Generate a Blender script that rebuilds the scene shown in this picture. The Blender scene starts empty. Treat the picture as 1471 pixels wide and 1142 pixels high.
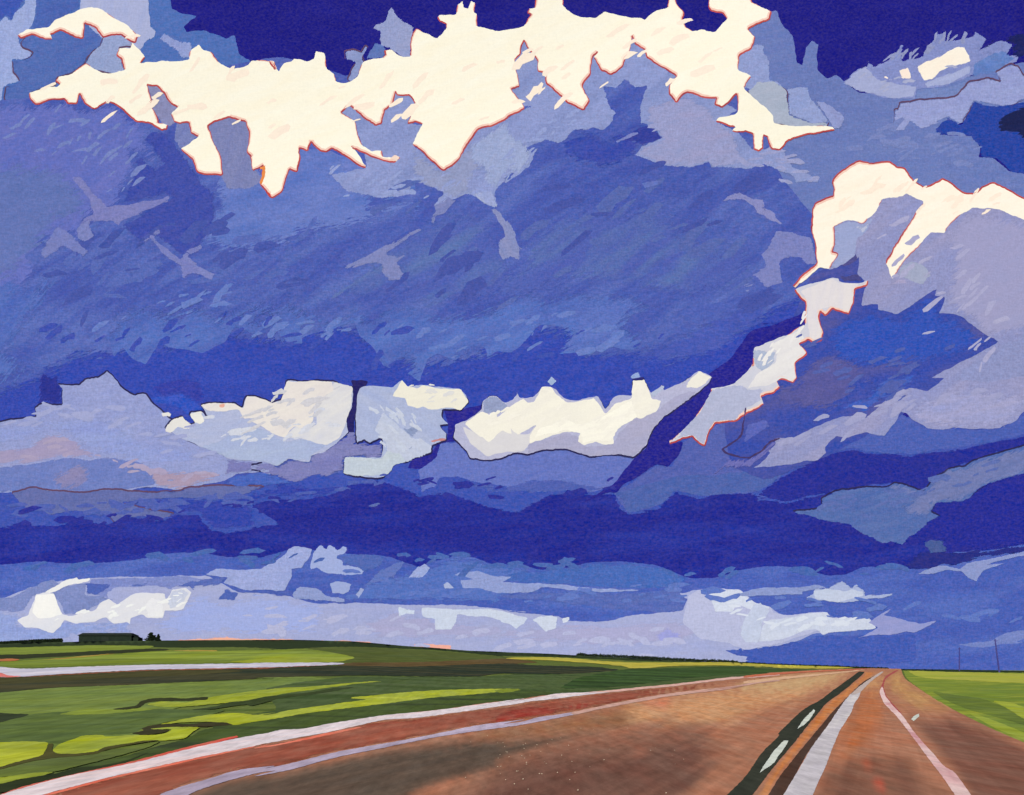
import bpy, math, random
import numpy as np
from mathutils import Vector
from mathutils.geometry import delaunay_2d_cdt

random.seed(7)
S = bpy.context.scene
COL = S.collection

# ------------------------------------------------------------------ camera model
W, H = 1471.0, 1142.0
F = 1274.0            # focal length in photo pixels
CX, HY = 735.5, 962.0  # vanishing column, eye level row
EYE = 2.5
CLOUD_Y = 5200.0      # distance of the cloud front
M_PX = CLOUD_Y / F    # metres per photo pixel there

# light reaching an upright face / the ground per unit albedo (measured), per channel
KW = (1.38, 1.32, 1.27)
KG = (0.90, 0.87, 0.94)

# ------------------------------------------------------------------ small helpers
def lin(c):
    c = c / 255.0
    return c / 12.92 if c <= 0.04045 else ((c + 0.055) / 1.055) ** 2.4

def hexrgb(h):
    return tuple(lin(int(h[i:i + 2], 16)) for i in (0, 2, 4))

def albedo(h, K):
    return tuple(min(0.92, v / k) for v, k in zip(hexrgb(h), K))

OX = {'0': 0, '1': 360, '2': 720, '3': 1071}
OY = {'0': 0, '1': 260, '2': 520, '3': 760, '4': 900}
Z = 1 / 3.6775

def parse(txt):
    pts = []
    for seg in txt.split(';'):
        w = seg.split()
        if not w:
            continue
        code = w[0]
        for q in w[1:]:
            x, y = q.split(',')
            x, y = float(x), float(y)
            if code != 'p':
                x, y = OX[code[0]] + x * Z, OY[code[1]] + y * Z
            pts.append((x, y))
    out = []
    for p in pts:
        if not out or math.hypot(p[0] - out[-1][0], p[1] - out[-1][1]) > 0.7:
            out.append(p)
    if math.hypot(out[0][0] - out[-1][0], out[0][1] - out[-1][1]) < 0.7:
        out.pop()
    a = sum(out[i - 1][0] * out[i][1] - out[i][0] * out[i - 1][1] for i in range(len(out)))
    return out if a > 0 else out[::-1]

def soften(pts, k=0.16):
    r = []
    n = len(pts)
    for i in range(n):
        a, b = pts[i], pts[(i + 1) % n]
        r.append((a[0] + (b[0] - a[0]) * k, a[1] + (b[1] - a[1]) * k))
        r.append((b[0] + (a[0] - b[0]) * k, b[1] + (a[1] - b[1]) * k))
    return r

def refine(pts, step, jit, rng, vstep=None):
    r = []
    n = len(pts)
    for i in range(n):
        a, b = pts[i], pts[(i + 1) % n]
        L = math.hypot(b[0] - a[0], b[1] - a[1])
        m = max(1, int(math.ceil(L / step)))
        if vstep:
            m = max(m, int(math.ceil(abs(b[1] - a[1]) / vstep)))
        nx, ny = (-(b[1] - a[1]) / (L + 1e-9), (b[0] - a[0]) / (L + 1e-9))
        for k in range(m):
            t = k / m
            j = rng.uniform(-jit, jit) if k else 0.0
            r.append((a[0] + (b[0] - a[0]) * t + nx * j, a[1] + (b[1] - a[1]) * t + ny * j))
    return r

def inside(P, poly):
    x, y = P[:, 0], P[:, 1]
    c = np.zeros(len(P), bool)
    n = len(poly)
    for i in range(n):
        x1, y1 = poly[i - 1]
        x2, y2 = poly[i]
        if y1 == y2:
            continue
        m = ((y1 > y) != (y2 > y)) & (x < (x2 - x1) * (y - y1) / (y2 - y1) + x1)
        c ^= m
    return c

def dist(P, poly, face=None):
    A = np.array(poly)
    B = np.roll(A, -1, 0)
    if face is not None:
        T = B - A
        T = T / (np.linalg.norm(T, axis=1)[:, None] + 1e-9)
        k = (T[:, 1] * face[0] - T[:, 0] * face[1]) > 0.25
        if not k.any():
            return np.full(len(P), 1e3)
        A, B = A[k], B[k]
    D = B - A
    L2 = (D ** 2).sum(1) + 1e-12
    out = np.full(len(P), 1e9)
    for s in range(0, len(P), 400):
        Q = P[s:s + 400]
        t = np.clip(((Q[:, None, :] - A[None]) * D[None]).sum(2) / L2[None], 0, 1)
        C = A[None] + t[..., None] * D[None]
        out[s:s + 400] = np.sqrt(((Q[:, None, :] - C) ** 2).sum(2).min(1))
    return out

def normals(poly):
    A = np.array(poly)
    T = np.roll(A, -1, 0) - np.roll(A, 1, 0)
    T /= np.linalg.norm(T, axis=1)[:, None] + 1e-9
    return np.stack([T[:, 1], -T[:, 0]], 1)     # outward for our orientation

def triangulate(poly, extra):
    vs = [Vector(p) for p in poly] + [Vector(p) for p in extra]
    r = delaunay_2d_cdt(vs, [], [list(range(len(poly)))], 1, 1e-4)
    return [tuple(v) for v in r[0]], [tuple(f) for f in r[2]]

def link(name, verts, faces, mat, parent=None, smooth=0, edge=None):
    me = bpy.data.meshes.new(name)
    me.from_pydata(verts, [], faces)
    if edge is not None:
        at = me.attributes.new('edge', 'FLOAT', 'POINT')
        at.data.foreach_set('value', list(edge))
    if smooth:
        sm = [i < smooth for i in range(len(me.polygons))]
        me.polygons.foreach_set('use_smooth', sm)
    if mat:
        me.materials.append(mat)
    me.update()
    o = bpy.data.objects.new(name, me)
    COL.objects.link(o)
    if parent:
        o.parent = parent
        o.matrix_parent_inverse = parent.matrix_world.inverted()
    return o

def tag(o, label=None, cat=None, group=None, kind=None):
    if label: o['label'] = label
    if cat: o['category'] = cat
    if group: o['group'] = group
    if kind: o['kind'] = kind
    return o

def empty(name, loc, label, cat, group=None):
    o = bpy.data.objects.new(name, None)
    COL.objects.link(o)
    o.location = loc
    o.matrix_world.translation = loc
    return tag(o, label, cat, group)

# ------------------------------------------------------------------ materials
MATS = {}
def paint(a, b, K, ang, scale_long, scale_across, grain_scale, grain=0.16, third=None, emit=False, contrast=0.22, soft=False, own=False):
    """matt pigment: two close colours worked together in long strokes, plus the tooth of the surface;
    soft ones break up into separate hairs of the stroke towards their edge"""
    key = (a, b, K, ang, scale_long, scale_across, grain_scale, grain, third, emit, soft, own)
    if key in MATS:
        return MATS[key]
    m = bpy.data.materials.new('pigment')
    m.use_nodes = True
    nt = m.node_tree
    nt.nodes.clear()
    L = nt.links.new
    flat = K is KG
    out = nt.nodes.new('ShaderNodeOutputMaterial')
    geo = nt.nodes.new('ShaderNodeNewGeometry')

    def node(kind, **kw):
        n = nt.nodes.new('ShaderNode' + kind)
        for k, v in kw.items():
            if hasattr(n, k):
                setattr(n, k, v)
            else:
                n.inputs[k.replace('_', ' ')].default_value = v
        return n
    def mapping(angle, lo, ac, loc=(0, 0, 0)):
        mp = node('Mapping', vector_type='TEXTURE')
        mp.inputs['Location'].default_value = loc
        mp.inputs['Rotation'].default_value = (0, 0, math.radians(angle)) if flat else (0, math.radians(-angle), 0)
        mp.inputs['Scale'].default_value = (lo, ac, ac)
        L(geo.outputs['Position'], mp.inputs['Vector'])
        return mp.outputs['Vector']
    def noise(vec, scale, detail=2.0, rough=0.6, distort=0.0):
        n = node('TexNoise', Scale=scale, Detail=detail, Roughness=rough, Distortion=distort)
        L(vec, n.inputs['Vector'])
        return n.outputs['Fac']
    def ramp(v, a0, a1, b0=0.0, b1=1.0):
        r = node('MapRange', From_Min=a0, From_Max=a1, To_Min=b0, To_Max=b1)
        L(v, r.inputs['Value'])
        return r.outputs['Result']
    def mixc(f, c1, c2):
        x = node('Mix', data_type='RGBA')
        L(f, x.inputs[0])
        for sock, c in ((x.inputs[6], c1), (x.inputs[7], c2)):
            if isinstance(c, tuple):
                sock.default_value = (*c, 1)
            else:
                L(c, sock)
        return x.outputs[2]
    def mathn(op, *vals):
        x = node('Math', operation=op)
        for i, v in enumerate(vals):
            if isinstance(v, (int, float)):
                x.inputs[i].default_value = v
            else:
                L(v, x.inputs[i])
        return x.outputs[0]
    conv = (lambda h: hexrgb(h)) if emit else (lambda h: albedo(h, K))
    mv = mapping(ang, scale_long, scale_across)
    col = mixc(ramp(noise(mv, 1.0, 5.0, 0.62, 0.6), 0.5 - contrast, 0.5 + contrast), conv(a), conv(b))
    if third:
        m3 = mapping(ang, scale_long, scale_across, (37.0 * scale_across, 11.0 * scale_across, 5.0 * scale_across))
        col = mixc(ramp(noise(m3, 0.4, 4.0), 0.46, 0.66), col, conv(third))
    if own:         # the pigment itself is laid down on the mesh
        pg = node('Attribute', attribute_name='pigment')
        s2 = node('VectorMath', operation='SCALE')
        L(pg.outputs['Color'], s2.inputs[0])
        L(ramp(noise(mv, 1.0, 5.0, 0.62, 0.6), 0.28, 0.72, 0.86, 1.14), s2.inputs['Scale'])
        col = s2.outputs['Vector']
    # tooth of the surface: speckle plus a faint thread along and across
    if flat:
        g = mapping(90, 1.0 / grain_scale * 5.0, 1.0 / grain_scale)
        tooth = noise(g, 1.0, 5.0, 0.75)
        tint = noise(mapping(90, 9.0 / grain_scale, 2.0 / grain_scale, (9, 4, 0)), 1.0, 3.0)
    else:
        u = 1.0 / grain_scale
        tooth = mathn('ADD', mathn('MULTIPLY', noise(geo.outputs['Position'], grain_scale * 0.75, 2.0, 0.8), 0.5),
                      mathn('ADD', mathn('MULTIPLY', noise(mapping(0, u * 5.0, u * 1.15), 1.0, 1.0), 0.28),
                            mathn('MULTIPLY', noise(mapping(90, u * 4.0, u * 1.15, (50, 0, 90)), 1.0, 1.0), 0.22)))
        tint = noise(mapping(0, u * 2.6, u * 1.4, (900, 0, 400)), 1.0, 2.0, 0.7)
    val = ramp(tooth, 0.3, 0.7, 1 - grain, 1 + grain)
    sc = node('VectorMath', operation='SCALE')
    L(col, sc.inputs[0])
    L(val, sc.inputs['Scale'])
    hs = node('HueSaturation')
    L(sc.outputs['Vector'], hs.inputs['Color'])
    amp = 0.25 * grain
    L(ramp(tint, 0.3, 0.7, 0.5 - 0.02 * grain, 0.5 + 0.02 * grain), hs.inputs['Hue'])
    L(ramp(tint, 0.3, 0.7, 1 + amp, 1 - amp), hs.inputs['Saturation'])
    colr = hs.outputs['Color']
    if emit:
        sh = node('Emission')
        L(colr, sh.inputs['Color'])
    else:
        sh = node('BsdfDiffuse')
        L(colr, sh.inputs['Color'])
    res = sh.outputs[0]
    if soft:
        e = node('Attribute', attribute_name='edge')
        if flat:
            h = noise(mapping(ang, scale_long * 0.5, scale_across * 0.16), 1.0, 4.0, 0.7)
        else:
            h = noise(mapping(ang, 26 * M_PX, 3.6 * M_PX), 1.0, 3.0, 0.7, 0.8)
        hh = ramp(h, 0.28, 0.72, -0.5, 0.5)
        al = ramp(mathn('ADD', e.outputs['Fac'], hh), 0.29, 0.31)
        tr = node('BsdfTransparent')
        mx = node('MixShader')
        L(al, mx.inputs[0])
        L(tr.outputs[0], mx.inputs[1])
        L(res, mx.inputs[2])
        res = mx.outputs[0]
    L(res, out.inputs['Surface'])
    MATS[key] = m
    return m

def storm(h):
    """grey the blues of the sky slightly"""
    if not h:
        return h
    r, g, b = (int(h[i:i + 2], 16) for i in (0, 2, 4))
    if b > r + 36:
        k = 0.5 if r < 64 else (0.35 if r > 138 else 1.0)
        r, g, b = r + int(5 * k), g + int(2 * k), b - int(9 * k)
    return '%02x%02x%02x' % (r, g, b)

def cloud_mat(a, b, ang, third=None, soft=False):
    v = int(a[0:2], 16)
    grain = 0.05 if v > 210 else (0.13 if v > 150 else (0.23 if v > 70 else 0.25))
    return paint(storm(a), storm(b), KW, ang, 62 * M_PX, 13 * M_PX, 0.52 / M_PX, grain, storm(third), soft=soft)

def olive(h):
    """turn the fresh greens of the fields a little towards olive"""
    if not h:
        return h
    r, g, b = (int(h[i:i + 2], 16) for i in (0, 2, 4))
    if g > r and g > b and g >= 96 and b < 96:
        r, g, b = min(255, int(r * 1.06 + 3)), int(g * 0.985 + 1), int(b * 1.1 + 6)
    return '%02x%02x%02x' % (r, g, b)

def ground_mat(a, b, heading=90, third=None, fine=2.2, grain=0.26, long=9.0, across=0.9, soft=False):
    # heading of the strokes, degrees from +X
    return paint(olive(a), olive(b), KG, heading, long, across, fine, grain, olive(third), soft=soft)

SOFT_PART = {'fold': (3.0, 'a'), 'hollow': (4.0, 'a'), 'wisp': (4.0, 'a'), 'dab': (1.2, 'a'), 'horizon_glow': (2.5, 'a'), 'tower': (1.5, 'a')}
SOFT_KEY = {'5a6cc8': (20, 'a'), '5a70bc': (40, 'a'), '4a62c0': (34, 'a'), '6076ca': (30, 'd'), '4c5cba': (40, 'a'), '4150b0': (24, 'a'),
            '3646ae': (30, 'u'), '5670c8': (30, 'u'), '5e76cc': (20, 'a'), '4254ba': (20, 'a'), '3746ae': (20, 'a'), '4a5ab8': (14, 'a'),
            '5054a4': (24, 'a'), '3e5cc0': (14, 'a'), '3450b8': (24, 'a'), '969cd0': (22, 'a'), 'a09ec8': (24, 'a'), '9098cc': (20, 'u'),
            '9e96c0': (12, 'a'), '8c98d8': (16, 'a'), '7c80c0': (16, 'a'), 'a08cb4': (9, 'a'), '6478c8': (5, 'a'), '4a5cba': (6, 'a'),
            '3a48b0': (10, 'a'), '302e9e': (7, 'a'), '6474b8': (12, 'a'), '2c2ca0': (8, 'a'), '42589e': (8, 'a'), '2a3088': (6, 'a'),
            '506cc6': (16, 'a'), '4464c0': (10, 'u'), '5064be': (8, 'u'), '8c9cdc': (12, 'a'), '9eacea': (20, 'a'), 'b6aed0': (16, 'a'),
            '9a9ce2': (8, 'a'), 'b49ebc': (8, 'a'), '4058bc': (10, 'l'), '1c2260': (10, 'a'), '1e2450': (8, 'a'), '2a44a4': (3, 'a'),
            '5064bc': (6, 'a'), '262a94': (6, 'u'), '94a2d2': (14, 'a'), '8c98c6': (14, 'a'), '929cce': (10, 'a'), '6468bc': (8, 'a'),
            '7076c6': (4, 'a'), 'fff6e0': (0, 'a'), '2e2c72': (0, 'a'), 'd8574c': (3, 'a'), 'cc3c3c': (3, 'a'), 'f0a070': (3, 'a')}
SOFT_KEY.update({'8084c4': (8, 'a'), '3e4cae': (7, 'a'), '4460c4': (4, 'a'), 'aeaad2': (16, 'a'), 'a692ac': (9, 'a'), '2c3494': (9, 'a'), '3840a8': (9, 'a'), '344fc0': (4, 'a')})
FACING = {'a': None, 'u': (0, -1), 'd': (0, 1), 'l': (-1, 0), 'r': (1, 0)}

# ------------------------------------------------------------------ clouds
def billow(x, y):
    """one smooth relief shared by the whole cloud front, in metres towards the viewer"""
    return (10 * math.sin(x / 151.0 + 1.3 * math.sin(y / 167.0)) * math.sin(y / 97.0 + 0.8 * math.sin(x / 153.0))
            + 0.3 * math.sin(x / 57.0 + y / 79.0 + 2.0))

def cpoint(x, y, fwd):
    d = CLOUD_Y - fwd
    return ((x - CX) / F * d, d, EYE + (HY - y) / F * d)

RIMS = {'r': ('a03c48', 'd0605a'), 'd': ('2a2a5c', '34305e'), 'b': ('5a4668', '6a4c66')}
STEP = 0.15
LAID = []

def level_of(poly, samples):
    lv = 0
    bx = (min(p[0] for p in poly), max(p[0] for p in poly), min(p[1] for p in poly), max(p[1] for p in poly))
    for (q, qs, qb, ql) in LAID:
        if ql < lv or qb[0] > bx[1] or qb[1] < bx[0] or qb[2] > bx[3] or qb[3] < bx[2]:
            continue
        if inside(samples, q).any() or inside(qs, poly).any():
            lv = max(lv, ql + 1)
    LAID.append((poly, samples, bx, lv))
    return lv

def cloud_patch(name, a, b, ang, rim, txt, parent, third=None, thick=None):
    rng = random.Random(hash(txt[:40]) & 0xffff if False else sum(map(ord, txt)))
    base = soften(parse(txt), 0.07)
    poly = refine(refine(base, 11.0, 1.0, rng), 4.0, 0.55, rng)
    A = np.array(poly)
    nr = normals(poly)
    x0, x1, y0, y1 = A[:, 0].min(), A[:, 0].max(), A[:, 1].min(), A[:, 1].max()
    sw, sf = SOFT_KEY.get(a, SOFT_PART.get(name, (0, 'a')))
    g = 13.0 if sw < 10 else 8.0
    gx, gy = np.meshgrid(np.arange(x0 + g / 2, x1, g), np.arange(y0 + g / 2, y1, g))
    G = np.stack([gx.ravel(), gy.ravel()], 1)
    if len(G):
        G = G + np.array([[rng.uniform(-3, 3), rng.uniform(-3, 3)] for _ in range(len(G))])
    R1 = A - nr * 2.0
    R2 = A[::2] - nr[::2] * 5.5
    keep = []
    for Q, md in ((R1, 1.6), (R2, 4.5), (G, 7.0)):
        if len(Q):
            k = inside(Q, poly)
            Q = Q[k]
            if len(Q):
                Q = Q[dist(Q, poly) > md]
                keep.append(Q)
    extra = np.concatenate(keep) if keep else np.zeros((0, 2))
    V2, FC = triangulate(poly, [tuple(p) for p in extra])
    P = np.array(V2)
    lv = level_of(poly, np.concatenate([A, extra]))
    d = dist(P, poly)
    bulge = 0.08 * (1 - np.exp(-d / 2.6))
    verts = [cpoint(P[i, 0], P[i, 1], lv * STEP + bulge[i] + billow(P[i, 0], P[i, 1])) for i in range(len(P))]
    edge = None
    if sw:
        edge = [min(1.0, q / sw) for q in dist(P, poly, FACING[sf])]
    nf = len(FC)
    faces = [tuple(f) for f in FC]
    # side walls running back into the cloud, drawn in towards a rounded back
    th = thick if thick else 60 + 10 * lv
    n0 = len(verts)
    n = len(poly)
    if sw:
        th = 0.12
        eb = list(dist(A, poly, FACING[sf]))
        edge += [min(1.0, q / sw) for q in eb] * 3
    for j, (sh, back) in enumerate(((0.0, 0.0), (0.0, 0.35), (2.0, 1.0))):
        for i in range(n):
            x, y = poly[i][0] - nr[i][0] * sh, poly[i][1] - nr[i][1] * sh
            verts.append(cpoint(x, y, lv * STEP + billow(x, y) - th * back))
    for j in range(2):
        for i in range(n):
            k = (i + 1) % n
            a0, b0 = n0 + j * n, n0 + (j + 1) * n
            faces.append((a0 + i, b0 + i, b0 + k, a0 + k))
    o = link(name, verts, faces, cloud_mat(a, b, ang, third, bool(sw)), parent, smooth=nf, edge=edge)
    if rim:
        # drawn contour along the edge: uneven width, heavier on edges facing down
        ca, cb = RIMS[rim[0]]
        pos = 0.0
        ph = rng.uniform(0, 50)
        rv, rf = [], []
        wid = []
        for i in range(n):
            pos += math.dist(poly[i], poly[i - 1])
            nz = 0.5 + 0.5 * math.sin(pos / 23.0 + ph) * math.sin(pos / 9.1 + 2 * ph) + 0.3 * math.sin(pos / 57 + ph)
            dn = nr[i][1]
            if rim.endswith('t'):
                dn = -dn
            wid.append(max(0.0, min(1.0, 0.25 + 0.65 * dn + 0.55 * nz)))
        bands = [('contour', ca, cb, 1.5, -0.9, 0.12)]
        if rim[0] == 'r':
            bands.append(('blush', 'f6c4b4', 'f8d4c4', -0.6, -3.6, 0.08))
        for (bn, ba, bb, wo, wi, up) in bands:
            rv, rf = [], []
            for i in range(n):
                x, y = poly[i]
                for sft in (wo * wid[i], wi * wid[i]):
                    rv.append(cpoint(x + nr[i][0] * sft, y + nr[i][1] * sft, lv * STEP + billow(x, y) + up))
            for i in range(n):
                k = (i + 1) % n
                if wid[i] > 0.12 and wid[k] > 0.12:
                    rf.append((2 * i, 2 * k, 2 * k + 1, 2 * i + 1))
            if not rf:
                continue
            runs = [[rf[0]]]
            for f in rf[1:]:
                if f[0] == runs[-1][-1][1]:
                    runs[-1].append(f)
                else:
                    runs.append([f])
            if len(runs) > 1 and runs[-1][-1][1] == runs[0][0][0]:
                runs[0] = runs.pop() + runs[0]
            for run in runs:
                if len(run) < 3 or len(runs) > 90:
                    continue
                used = sorted({v for f in run for v in f})
                mpv = {v: i for i, v in enumerate(used)}
                nv = [rv[v] for v in used] + [(rv[v][0], rv[v][1] + 0.05, rv[v][2]) for v in used]
                u = len(used)
                nfaces = []
                for f in run:
                    q = [mpv[v] for v in f]
                    nfaces.append(tuple(q))
                    nfaces.append(tuple(v + u for v in q[::-1]))
                    nfaces.append((q[0], q[1], q[1] + u, q[0] + u))
                    nfaces.append((q[3], q[2], q[2] + u, q[3] + u))
                link(bn, nv, nfaces, cloud_mat(ba, bb, ang), o)
    return o

def cloud(label, x, y, rows, name='cloud', group='clouds of the stormy sky'):
    root = empty(name, cpoint(x, y, -20), label, 'cloud', group)
    for row in rows:
        part, a, b, ang, rim, txt = row[:6]
        cloud_patch(part, a, b, ang, rim, txt, root, row[6] if len(row) > 6 else None)
    return root

def flecks(parent, a, b, ang, path, spread, n, lmin, lmax, seed):
    """short loose brush-like shreds of cloud scattered along a line"""
    rng = random.Random(seed)
    pts = [tuple(map(float, p.split(','))) for p in path.split()]
    seg = [math.dist(p, q) for p, q in zip(pts, pts[1:])]
    tot = sum(seg)
    shapes = []
    for _ in range(n):
        d = rng.uniform(0, tot)
        for (p, q, L) in zip(pts, pts[1:], seg):
            if d <= L:
                break
            d -= L
        t = min(1, d / L)
        cx = p[0] + (q[0] - p[0]) * t + rng.gauss(0, spread * .5)
        cy = p[1] + (q[1] - p[1]) * t + rng.gauss(0, spread * .5)
        ln = rng.uniform(lmin, lmax)
        wd = ln * rng.uniform(0.18, 0.42)
        an = math.radians(-(ang + rng.gauss(0, 14)))
        ux, uy = math.cos(an), math.sin(an)
        out = []
        for (s, w) in ((-1, .3), (-.6, 1), (0, .8), (.55, 1), (1, .5), (.8, -.5), (.3, -1), (-.4, -.8), (-.85, -.6)):
            s += rng.uniform(-.2, .2)
            w *= rng.uniform(.5, 1.2)
            out.append((cx + ux * s * ln / 2 - uy * w * wd / 2, cy + uy * s * ln / 2 + ux * w * wd / 2))
        shapes.append(out)
    V, Fc = [], []
    for s in shapes:
        k = len(V)
        m = len(s)
        lv = level_of(s, np.array(s + [tuple(np.mean(s, 0))]))
        V += [cpoint(x, y, lv * STEP + billow(x, y) + 0.05) for x, y in s]
        V += [cpoint(x, y, lv * STEP + billow(x, y) - 0.05) for x, y in s]
        Fc.append(tuple(range(k, k + m)))
        Fc += [(k + i, k + m + i, k + m + (i + 1) % m, k + (i + 1) % m) for i in range(m)]
    o = link('loose_shreds', V, Fc, cloud_mat(a, b, ang), parent)
    o['kind'] = 'stuff'
    return o

def more(root, rows):
    for row in rows:
        part, a, b, ang, rim, txt = row[:6]
        cloud_patch(part, a, b, ang, rim, txt, root, row[6] if len(row) > 6 else None)

# --- small cloud with an arch of light, upper left
c_arch = cloud('small grey blue cloud under a cream arch in the upper left corner', 60, 60, [
 ('body', '4a6cc0', '5474c4', 20, '', '00 -400,-260 890,-260 905,45 960,72 1040,85 970,140 985,170 1080,160 1130,178 1195,205 1240,185 1262,285 1325,322 1330,420 1100,520 600,640 -400,640'),
 ('hollow', '3c50b4', '4460c0', 20, '', '00 -400,-260 150,-260 130,0 60,105 30,85 0,112 -400,120'),
 ('fold', '94a4dc', 'a2b0e0', 75, '', '00 105,-200 195,-200 190,80 165,140 150,180 100,190 110,240 175,275 160,300 120,318 65,315 70,380 105,430 20,460 10,560 30,610 0,690 -400,720 -400,112 0,110 30,85 60,105 80,60 130,20'),
 ('fold', '4860b8', '4e6cc0', 20, '', '00 195,-200 430,-200 420,45 330,90 270,130 240,165 165,140 190,80'),
 ('fold', 'a4aedc', 'b0b6dc', 80, '', '00 425,-200 800,-200 788,60 800,140 828,165 820,195 770,225 740,265 650,300 500,200 420,60'),
 ('hollow', '4c66ba', '5672c0', 30, 'b', '00 110,225 150,180 250,200 330,165 440,200 440,120 540,190 560,215 460,300 440,345 380,385 300,410 290,450 160,490 170,560 60,575 22,520 30,460 105,430 70,380 65,320 120,318 160,300 175,275 120,250'),
 ('fold', '90a0d0', '9ca8d4', 40, 'b', '00 550,190 640,175 690,215 695,245 625,250 650,350 660,385 590,390 500,370 445,340 480,280 530,240'),
 ('wisp', '8494d8', '9aa6da', 45, '', '00 835,205 870,170 960,220 1010,225 1030,320 955,305 930,265'),
 ('crest', 'fff6e2', 'fffaea', 20, 'r', '00 95,185 140,155 255,145 290,105 420,50 470,38 540,50 610,100 670,130 700,160 725,190 715,222 690,215 640,180 590,182 545,195 510,145 445,118 438,200 400,195 320,155 265,180 275,205 240,205 170,178 110,200'),
])

# --- streaked cloud, upper right
c_streak = cloud('thin lavender streaked cloud with short white dabs in the upper right corner', 1330, 130, [
 ('body', '6276c2', '6e80c4', 10, '', '30 40,30 130,60 165,55 200,140 250,190 270,330 300,345 320,250 350,215 385,235 375,290 380,370 430,415 480,395 520,430 600,490 770,500 1000,440 1200,400 1400,340 1800,300 1800,560 1500,560 1200,620 1000,710 1200,720 1240,780 1230,830 1310,835 1400,910 1800,930 1800,1200 ; p 1200,430 1120,380 1060,240 1060,60'),
 ('fold', '7a88cc', '8c96d0', 15, '', '30 510,440 560,390 600,360 640,355 645,320 680,350 760,310 835,215 825,320 930,300 1010,180 1060,170 1055,215 1100,210 1200,190 1215,165 1275,205 1240,260 1350,210 1415,235 1380,290 1450,290 1430,330 1340,360 1200,400 1100,440 1060,460 910,470 900,525 770,525 620,490'),
 ('fold', '9ea6d4', 'aab2dc', 15, '', '30 512,440 600,365 640,350 700,420 800,440 905,455 890,512 770,522 620,488'),
 ('fold', 'a0aad8', 'acb4de', 30, '', '30 940,440 1060,390 1190,345 1190,385 1050,455 960,462'),
 ('hollow', '5c7ccc', '6684cc', 30, '', '30 1200,335 1350,260 1430,310 1330,380 1200,405'),
 ('hollow', '1c2260', '262c6c', 20, '', '30 1290,200 1471,170 1800,100 1800,330 1450,300 1390,300 1415,235 1350,205 1255,262'),
 ('fold', '6a80cc', '7488c8', 15, '', '30 900,470 1060,462 1180,420 1160,480 1110,512 900,532'),
 ('dab', 'fff0e0', 'fff8ea', 30, '', '30 905,350 1000,310 1080,262 1130,245 1160,250 1190,325 1110,350 1030,375 985,420 940,425'),
 ('dab', 'fde4d8', 'fff4e6', 80, '', '30 810,370 860,355 880,415 825,415'),
 ('dab', 'fde4d8', 'fff4e6', -20, '', '30 710,395 745,400 775,422 740,415'),
 ('hollow', '2a44a4', '3048a8', 10, '', '30 1205,535 1300,560 1471,540 1800,500 1800,950 1410,915 1330,840 1240,830 1240,780 1190,720 1010,710 1000,680 1070,620 1140,660'),
 ('hollow', '1e2450', '20285c', 10, '', '30 1320,640 1440,560 1800,500 1800,900 1471,750 1440,710 1340,700'),
 ('wisp', '9098d2', '9ca6d8', 12, 'bt', '30 1000,520 1110,510 1180,430 1280,410 1350,430 1320,380 1400,335 1440,350 1471,400 1800,450 1800,520 1471,525 1400,560 1300,555 1210,535 1180,590 1140,655 1070,620 1010,655 930,680 870,640 840,690 780,690 785,580 805,575 815,540'),
])

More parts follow.
